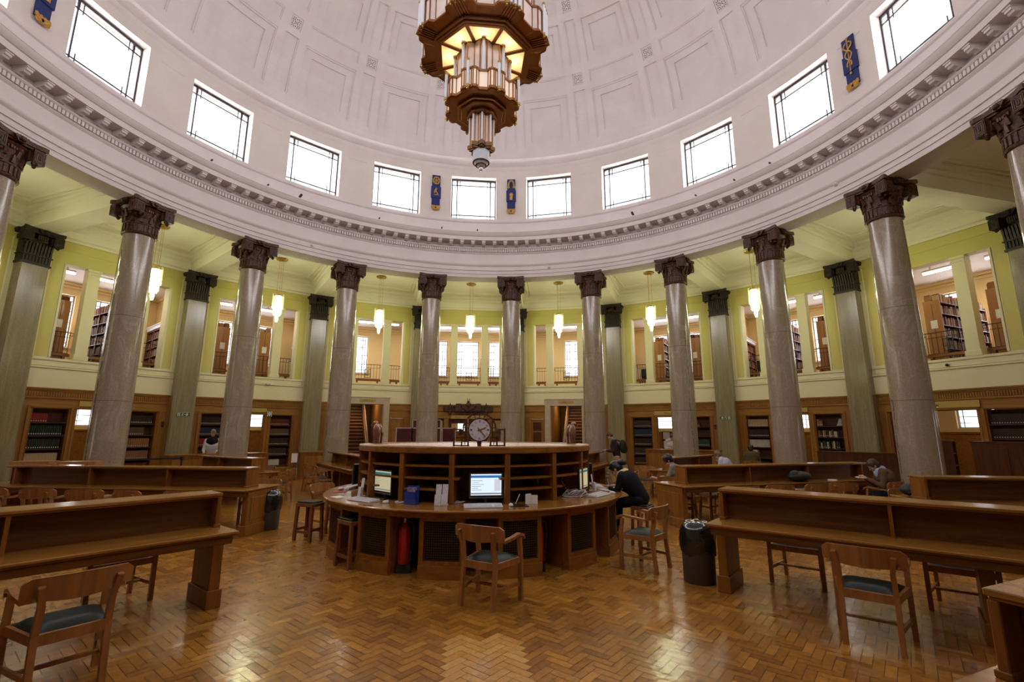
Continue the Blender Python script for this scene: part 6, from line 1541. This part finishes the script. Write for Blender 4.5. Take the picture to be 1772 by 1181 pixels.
def person(lab, x, y, az, J, top, trousers, hair, shoes=None, hs='short', collar=None, extra=None):
    o = thing('person', lab, 'person', (x, y, 0), -R(az))
    g = lambda k: J[k]
    hd = Vector(g('head')); pit = R(J.get('pitch', 20)); rolly = R(J.get('turn', 0))
    HM = Matrix.Translation(hd) @ Matrix.Rotation(rolly, 4, 'Z') @ Matrix.Rotation(-pit, 4, 'X')
    b = MB(); b.M = HM
    b.sph((0, -.005, .03), .083, 18, 14, (.92, 1.12, 1.12)); b.sph((0, .022, -.045), .062, 14, 10, (.9, .95, 1.15)); b.sph((0, .035, -.085), .034, 10, 8)
    b.sph((0, .098, -.022), .015, 8, 6, (.8, 1, 1.3)); b.cyl((0, .085, .012), (0, .100, -.020), .009, 8, .012)
    for s in (-1, 1): b.sph((s * .080, -.005, -.012), .022, 8, 6, (.35, .8, 1.3)); b.sph((s * .033, .075, .026), .018, 8, 6, (1.2, .5, .5)); b.sph((s * .04, .07, -.03), .022, 8, 6, (1, .6, 1))
    b.sph((0, .088, -.062), .014, 8, 6, (1.6, .5, .5))
    b.M = None
    nk = g('neck'); capsule(b, nk, tuple(HM @ Vector((0, -.015, -.06))), .052, .048)
    ch_, pv = g('chest'), g('pelvis')
    capsule(b, pv, ch_, .11, .12); capsule(b, ch_, nk, .11, .05)
    for s, k in ((-1, 'L'), (1, 'R')):
        capsule(b, nk, g('sh' + k), .045, .05); capsule(b, g('sh' + k), g('el' + k), .045, .036); capsule(b, g('el' + k), g('ha' + k), .036, .025)
        e, h = Vector(g('el' + k)), Vector(g('ha' + k)); hand(b, h, J.get('hd' + k, tuple(h - e)), -s)
        capsule(b, g('hip' + k), g('kn' + k), .075, .055); capsule(b, g('kn' + k), g('an' + k), .05, .038)
        f = J.get('toe', (0, .16, 0)); a = g('an' + k); capsule(b, (a[0], a[1], a[2] - .03), (a[0] + f[0], a[1] + f[1] * .8, .035), .035, .028)
    ob = b.build('body', M['skin'], o); remesh(ob, .0085, 3)
    # clothes
    t = MB(); lean = Vector(ch_) - Vector(pv); sw = J.get('build', 1.0)
    def tor(p, r, sx=1.28, sy=.88, sz=1.0): t.sph(p, r * sw, 18, 12, (sx, sy, sz))
    for i in range(6): tor(lerp(pv, ch_, i / 5), .128 + .008 * i, 1.22 + .05 * i, .92, 1)
    tor(lerp(ch_, nk, .45), .115, 1.35, .85, .8); capsule(t, ch_, lerp(ch_, nk, .93), .12 * sw, .064)
    for k in 'LR': capsule(t, lerp(nk, g('sh' + k), .3), g('sh' + k), .07, .072); capsule(t, g('sh' + k), g('el' + k), .066, .052); capsule(t, g('el' + k), lerp(g('el' + k), g('ha' + k), .93 if not J.get('rolled') else .45), .052, .038)
    ot = t.build('jumper', top, o); remesh(ot, .013, 5)
    l = MB()
    for k in 'LR': capsule(l, pv, g('hip' + k), .12, .105); capsule(l, g('hip' + k), g('kn' + k), .098, .072); capsule(l, g('kn' + k), lerp(g('kn' + k), g('an' + k), .95), .07, .055)
    ol = l.build('trousers', trousers, o); remesh(ol, .014, 4)
    for k in 'LR':
        s_ = MB(); a = g('an' + k); f = J.get('toe', (0, .16, 0)); s_.M = Matrix.Translation((a[0], a[1], 0))
        capsule(s_, (0, -.03, .045), (f[0], f[1], .038), .042, .036); capsule(s_, (0, -.02, .05), (0, -.02, .10), .045, .045); s_.M = None
        os_ = s_.build('shoe', shoes or M['cloth'], o); remesh(os_, .012, 3)
    h = MB(); h.M = HM
    h.sph((0, -.018, .045), .092, 18, 14, (.96, 1.12, 1.08))
    h.sph((0, -.045, -.0), .08, 14, 10, (1.05, .9, 1.1))
    if hs == 'bun':
        h.sph((0, -.13, .02), .055, 12, 10); h.sph((.0, -.17, -.01), .05, 12, 8, (1, 1, 1.3)); h.sph((.0, .05, .09), .05, 12, 8, (1.3, .8, .5))
    if hs == 'thick': h.sph((0, -.02, .055), .105, 16, 12, (1, 1.1, 1)); h.sph((0, .05, .07), .06, 12, 8, (1.3, .8, .6))
    h.M = None
    oh = h.build('hair', hair, o); remesh(oh, .009, 3)
    # keep the face free: the hair is pushed back by a cutter plane
    if collar:
        c = MB(); n_ = Vector(nk); c.M = Matrix.Translation(n_ + Vector((0, .0, -.0))) @ Matrix.Rotation(-pit * .6, 4, 'X'); c.lathe([(.10, -.06), (.118, -.03), (.105, .03), (.08, .055), (.066, .02)], 20, caps=False); c.sph((0, .10, -.06), .06, 10, 8, (1, .6, 1.4)); c.M = None
        c.build('collar', collar, o, smooth=60)
    for s in (-1, 1):
        e = MB(); e.M = HM; e.sph((s * .031, .083, .008), .0095, 8, 6); e.build('eye', M['eye'], o)
    if extra: extra(o, HM)
    return o
M['eye'] = mat('dark_eye', (.03, .02, .015), .2)
HB = mat('black_hair', (.012, .009, .009), .4); HBr = noisy('brown_hair', (.06, .028, .014), (.10, .05, .025), (40, 40, 8), .5); HBl = noisy('fair_brown_hair', (.14, .08, .035), (.22, .13, .06), (40, 40, 8), .5); HG = noisy('grey_brown_hair', (.14, .10, .07), (.24, .18, .13), (40, 40, 8), .5)
KT = cm('khaki_cloth', (.38, .24, .11)); NV = cm('dark_cloth', (.02, .02, .028)); JN = cm('denim', (.04, .055, .10))
def seated(seat=.46, lean=.20, head_f=.20, hands=((-.16, .42, .80), (.16, .42, .80)), el=None, pitch=30, turn=0, **k):
    pz_ = seat + .10; c = (0, lean * .75, seat + .42); n = (0, lean * 1.15, seat + .565)
    J = dict(pelvis=(0, 0, pz_), chest=c, neck=n, head=(k.get('hx', 0), lean * 1.15 + head_f * .55, seat + .70 - head_f * .35), pitch=pitch, turn=turn,
             shL=(-.175, n[1] - .01, n[2] - .055), shR=(.175, n[1] - .01, n[2] - .055), haL=hands[0], haR=hands[1],
             hipL=(-.09, .03, seat + .07), hipR=(.09, .03, seat + .07), knL=(-.13, .44, seat + .05), knR=(.13, .44, seat + .05), anL=(-.13, .40, .08), anR=(.13, .42, .08))
    for q, s in (('L', 0), ('R', 1)):
        sh = Vector(J['sh' + q]); ha = Vector(hands[s]); mid = (sh + ha) / 2; dd = (ha - sh).length; off = max(.02, math.sqrt(max(0, .285 ** 2 - (dd / 2) ** 2))) if dd < .57 else .02
        J['el' + q] = (el[s] if el else tuple(mid + Vector((-.4 if q == 'L' else .4, -.35, -.85)).normalized() * off))
    J.update({a: b for a, b in k.items() if a != 'hx'}); return J
def standing(h=1.77, lean=.05, head_f=.05, hands=((-.12, .36, 1.12), (.12, .36, 1.12)), pitch=35, turn=0, **k):
    J = dict(pelvis=(0, 0, .95), chest=(0, lean * .8, 1.28), neck=(0, lean * 1.2, 1.47), head=(0, lean * 1.2 + head_f, h - .13), pitch=pitch, turn=turn, shL=(-.185, lean, 1.42), shR=(.185, lean, 1.42), haL=hands[0], haR=hands[1],
             hipL=(-.09, 0, .90), hipR=(.09, 0, .90), knL=(-.10, .03, .49), knR=(.10, .01, .49), anL=(-.11, -.02, .08), anR=(.11, .0, .08))
    for q, s in (('L', 0), ('R', 1)):
        sh = Vector(J['sh' + q]); ha = Vector(hands[s]); mid = (sh + ha) / 2; dd = (ha - sh).length; off = math.sqrt(max(.0004, .29 ** 2 - (dd / 2) ** 2)) if dd < .58 else .02
        J['el' + q] = tuple(mid + Vector((-.3 if q == 'L' else .3, -.55, -.75)).normalized() * off)
    J.update(k); return J
# writing woman
def wx(o, HM):
    m = MB(); m.M = HM; m.sph((.03, -.10, .05), .018, 8, 6); m.build('hair_clip', M['paper'], o)
yellow_ = noisy('yellow_scarf', (.62, .42, .08), (.8, .7, .45), (30, 30, 30), .7)
person('woman in a black jumper and yellow scarf, hair in a bun, writing at the desk', 2.66, -.66, -52, seated(.60, .30, .22, ((-.10, .50, .835), (.13, .44, .835)), pitch=50, chest=(0, .20, .96), neck=(0, .30, 1.07), head=(0, .41, 1.13), shL=(-.17, .27, 1.02), shR=(.17, .27, 1.02), anL=(-.12, .44, .24), anR=(.13, .44, .24), knL=(-.12, .44, .58), knR=(.14, .44, .58)), cm('black_jumper', (.009, .009, .011)), cm('black_trousers', (.010, .010, .012)), HB, hs='bun', collar=yellow_, extra=wx)
m = MB(); m.box((0, 0, .004), (.21, .28, .006), rz=.3); m.box((.14, .10, .012), (.2, .24, .012), rz=.2); o = m.build('open_notebook', M['paper'], loc=(2.17, -.42, .80)); tag(o, 'white notebook under the writing woman s hands'.replace(' s ', "'s "), 'notebook')
m = MB(); m.cyl((0, 0, 0), (-.03, .02, .13), .005, 6); o = m.build('pen', M['white'], loc=(2.20, -.44, .845)); tag(o, 'thin white pen held by the writing woman', 'pen')
# person with a backpack
def bx(o, HM):
    m = MB(); m.sph((0, -.20, 1.28), .17, 16, 12, (.95, .75, 1.35)); m.sph((0, -.26, 1.18), .12, 14, 10, (1, .7, 1.1)); q = m.build('backpack', cm('olive_black_nylon', (.03, .028, .02), .6), o); remesh(q, .015, 4)
    for s in (-1, 1): m = MB(); m.tube([(s * .11, -.10, 1.44), (s * .12, .02, 1.50), (s * .13, .14, 1.38), (s * .15, .10, 1.2), (s * .14, -.06, 1.10)], .018, 6); m.build('strap', M['cloth'], o, smooth=60)
person('standing person in a dark purple-brown jacket with a backpack and khaki trousers, looking down', 4.98, 7.72, -62, standing(1.76, .10, .11, ((-.14, .34, 1.14), (.12, .32, 1.14)), pitch=42), cm('maroon_jacket', (.045, .022, .028)), KT, HBr, extra=bx)
# grey shirt, seen from behind
person('seated person with thick black hair and a grey shirt, one bare arm stretched out', 4.62, 2.10, -62, seated(.46, .16, .12, ((-.12, .55, .74), (.26, .36, .72)), pitch=45, rolled=1, turn=-10), cm('grey_tshirt', (.21, .20, .17)), JN, HB, hs='thick')
chair(4.62, 2.06, -62, 'oak armchair under the seated person in the grey shirt')
x, y = TL(51.5, 8.75, .86)
person('seated reader in a pale blue shirt, head propped on one hand over a book', x, y, -52, seated(.46, .26, .16, ((-.12, .56, .80), (.05, .44, .98)), pitch=35, hdR=(0, .2, 1)), cm('pale_blue_shirt', (.50, .52, .68)), NV, HBl)
x2, y2 = TL(51.5, 8.9, .36); m = MB(); m.box((-.09, 0, .02), (.18, .26, .02), ry=.12); m.box((.09, 0, .02), (.18, .26, .02), ry=-.12); o = m.build('open_book', M['paper'], loc=(x2, y2, .765), rz=R(20)); tag(o, 'open book with bright pages in front of the pale blue shirt reader', 'book')
p = P(12.7, 51.2)
person('dark haired person in an olive jacket with back turned, before the white banded bookcase', p[0], p[1], 35, seated(.50, .18, .1, pitch=20), cm('olive_jacket', (.10, .075, .035)), NV, HB, hs='thick'); chair(p[0], p[1] - .02, 35, 'armchair under the person in the olive jacket')
person('seated man in a brown jacket over a blue shirt, reading a small book', 8.50, .74, -66, seated(.44, .22, .18, ((-.08, .52, .83), (.10, .50, .83)), pitch=38, build=1.05), cm('brown_jacket', (.12, .07, .035)), NV, HBr, collar=cm('pale_shirt_collar', (.42, .48, .75)))
m = MB(); m.box((0, 0, 0), (.2, .15, .012)); m.box((-.01, .01, .01), (.16, .1, .01)); TT = Matrix.Rotation(R(66), 3, 'Z') @ Vector((0, .60, .83)); o = m.build('open_book', M['paper'], loc=(8.50 + TT.x, .74 + TT.y, .84), rz=R(66)); tag(o, 'small open book held by the man in the brown jacket', 'book')
p = P(12.95, 38.2)
person('standing person in a white shirt bent over the service counter on the right', p[0], p[1], 200, standing(1.70, .12, .10, ((-.16, .36, 1.15), (.14, .36, 1.15)), pitch=35), cm('white_shirt', (.62, .58, .56)), NV, HBr)
p = P(13.1, -42.9)
person('standing person in a black vest over white sleeves behind the left service counter', p[0], p[1], 165, standing(1.80, .08, .06, ((-.20, .36, 1.06), (.18, .34, 1.06)), pitch=18), cm('white_sleeves', (.62, .60, .64)), NV, HG, extra=lambda o, HM: remesh((lambda m: ([m.sph(lerp((0, 0, 1.02), (0, .09, 1.40), i / 5), .150 + .004 * i, 16, 12, (1.18, .92, 1)) for i in range(6)], m.build('vest', cm('black_vest', (.012, .012, .018)), o))[-1])(MB()), .014, 4))
p = P(11.0, 22.0)
person('dark haired person mostly hidden behind the right bronze bird', p[0], p[1], -100, seated(.62, .1, .08, pitch=10), NV, NV, HB, hs='thick'); dup(s0, (p[0], p[1], 0), 0, 'stool under the dark haired person hidden behind the bronze bird')

# ================================================================== LIGHT
W = bpy.data.worlds.new('World'); S.world = W; W.use_nodes = True
bg = W.node_tree.nodes['Background']; bg.inputs[0].default_value = (.94, .96, 1.0, 1); bg.inputs[1].default_value = 2.6
def area(name, loc, target, sx, sy, power, col=(1, 1, 1)):
    l = bpy.data.lights.new(name, 'AREA'); l.shape = 'RECTANGLE'; l.size = sx; l.size_y = sy; l.energy = power; l.color = col
    o = bpy.data.objects.new(name, l); C.objects.link(o); o.location = loc; d = Vector(target) - Vector(loc); o.rotation_euler = d.to_track_quat('-Z', 'Y').to_euler(); return o
KW = 1.0
for b in range(20):
    area('window_daylight', P(10.42, 18 * b, 11.25), P(0, 0, 8.6), 1.75, 1.7, DAYW, (1.0, .95, .945))
for b in range(-4, 5):
    for (x0, x1) in gal_windows(b):
        q = Matrix.Translation(P(RHO, 18 * b)) @ Matrix.Rotation(-R(18 * b), 4, 'Z'); xc = (x0 + x1) / 2
        area('gallery_daylight', q @ Vector((xc, YO + .5, 5.95)), q @ Vector((xc, 0, 5.2)), x1 - x0, 1.8, 60, (1, .97, .97))
    if abs(b) != 1:
        q = Matrix.Translation(P(RHO, 18 * b)) @ Matrix.Rotation(-R(18 * b), 4, 'Z'); area('alcove_daylight', q @ Vector((.4, YO + .5, 2.5)), q @ Vector((.2, 0, .8)), 1.6, 1.2, 40, (1, .97, .96))
    # fluorescent strips and alcove lamp
    q = Matrix.Translation(P(RHO, 18 * b)) @ Matrix.Rotation(-R(18 * b), 4, 'Z')
    area('strip_light_glow', q @ Vector((0, 1.9, 7.18)), q @ Vector((0, 1.9, 4)), 2.4, .12, 55, (1, .86, .62))
    area('alcove_lamp', q @ Vector((0, 2.2, 3.45)), q @ Vector((0, 2.2, 0)), 1.2, .2, 25, (1, .78, .48))
def pointl(name, loc, power, col, r=.08):
    l = bpy.data.lights.new(name, 'POINT'); l.energy = power; l.color = col; l.shadow_soft_size = r; o = bpy.data.objects.new(name, l); C.objects.link(o); o.location = loc; return o
for az in list(range(-90, 91, 18)):
    if az in LAMPS: pointl('pendant_light', P(12.42, az - .8, 6.4), PEND * .8, (.95, 1.0, .64), .15); pointl('pendant_uplight', P(12.9, az + 1.5, 6.85), PEND * .75, (.95, 1.0, .64), .12)
for k in range(8): pointl('chandelier_bulb', (.66 * math.sin(R(45 * k)), .66 * math.cos(R(45 * k)), 9.33), 7, (1, .72, .38), .05)
pointl('chandelier_bulb', (0, 0, 8.15), 8, (1, .72, .4), .2); pointl('chandelier_bulb', (0, 0, 7.5), .5, (1, .75, .45), .1)

# ================================================================== CAMERA
cam = bpy.data.cameras.new('Camera'); co = bpy.data.objects.new('Camera', cam); C.objects.link(co); S.camera = co
cam.sensor_width = 36; cam.lens = 828.83 / 1772 * 36; cam.clip_end = 200; cam.clip_start = .05
yaw, pit, rol = .0999, .1889, .0031
F = Vector((math.sin(yaw) * math.cos(pit), math.cos(yaw) * math.cos(pit), math.sin(pit))); Rr = Vector((math.cos(yaw), -math.sin(yaw), 0)); U = Rr.cross(F)
c_, s_ = math.cos(rol), math.sin(rol); R2 = Rr * c_ + U * s_; U2 = -Rr * s_ + U * c_
co.matrix_world = Matrix(((R2.x, U2.x, -F.x, -.2365), (R2.y, U2.y, -F.y, -8.475), (R2.z, U2.z, -F.z, 1.73), (0, 0, 0, 1)))
S.view_settings.view_transform = 'Standard'; S.view_settings.look = 'None'; S.view_settings.exposure = EXPO; S.view_settings.gamma = 1; S.view_settings.use_curve_mapping = False
S.cycles.use_denoising = True; S.cycles.max_bounces = 8; S.cycles.diffuse_bounces = 4; S.cycles.glossy_bounces = 3; S.cycles.transparent_max_bounces = 8; S.cycles.caustics_reflective = False; S.cycles.caustics_refractive = False
S.cycles.sample_clamp_indirect = 6; S.cycles.use_adaptive_sampling = True; S.cycles.adaptive_threshold = .03
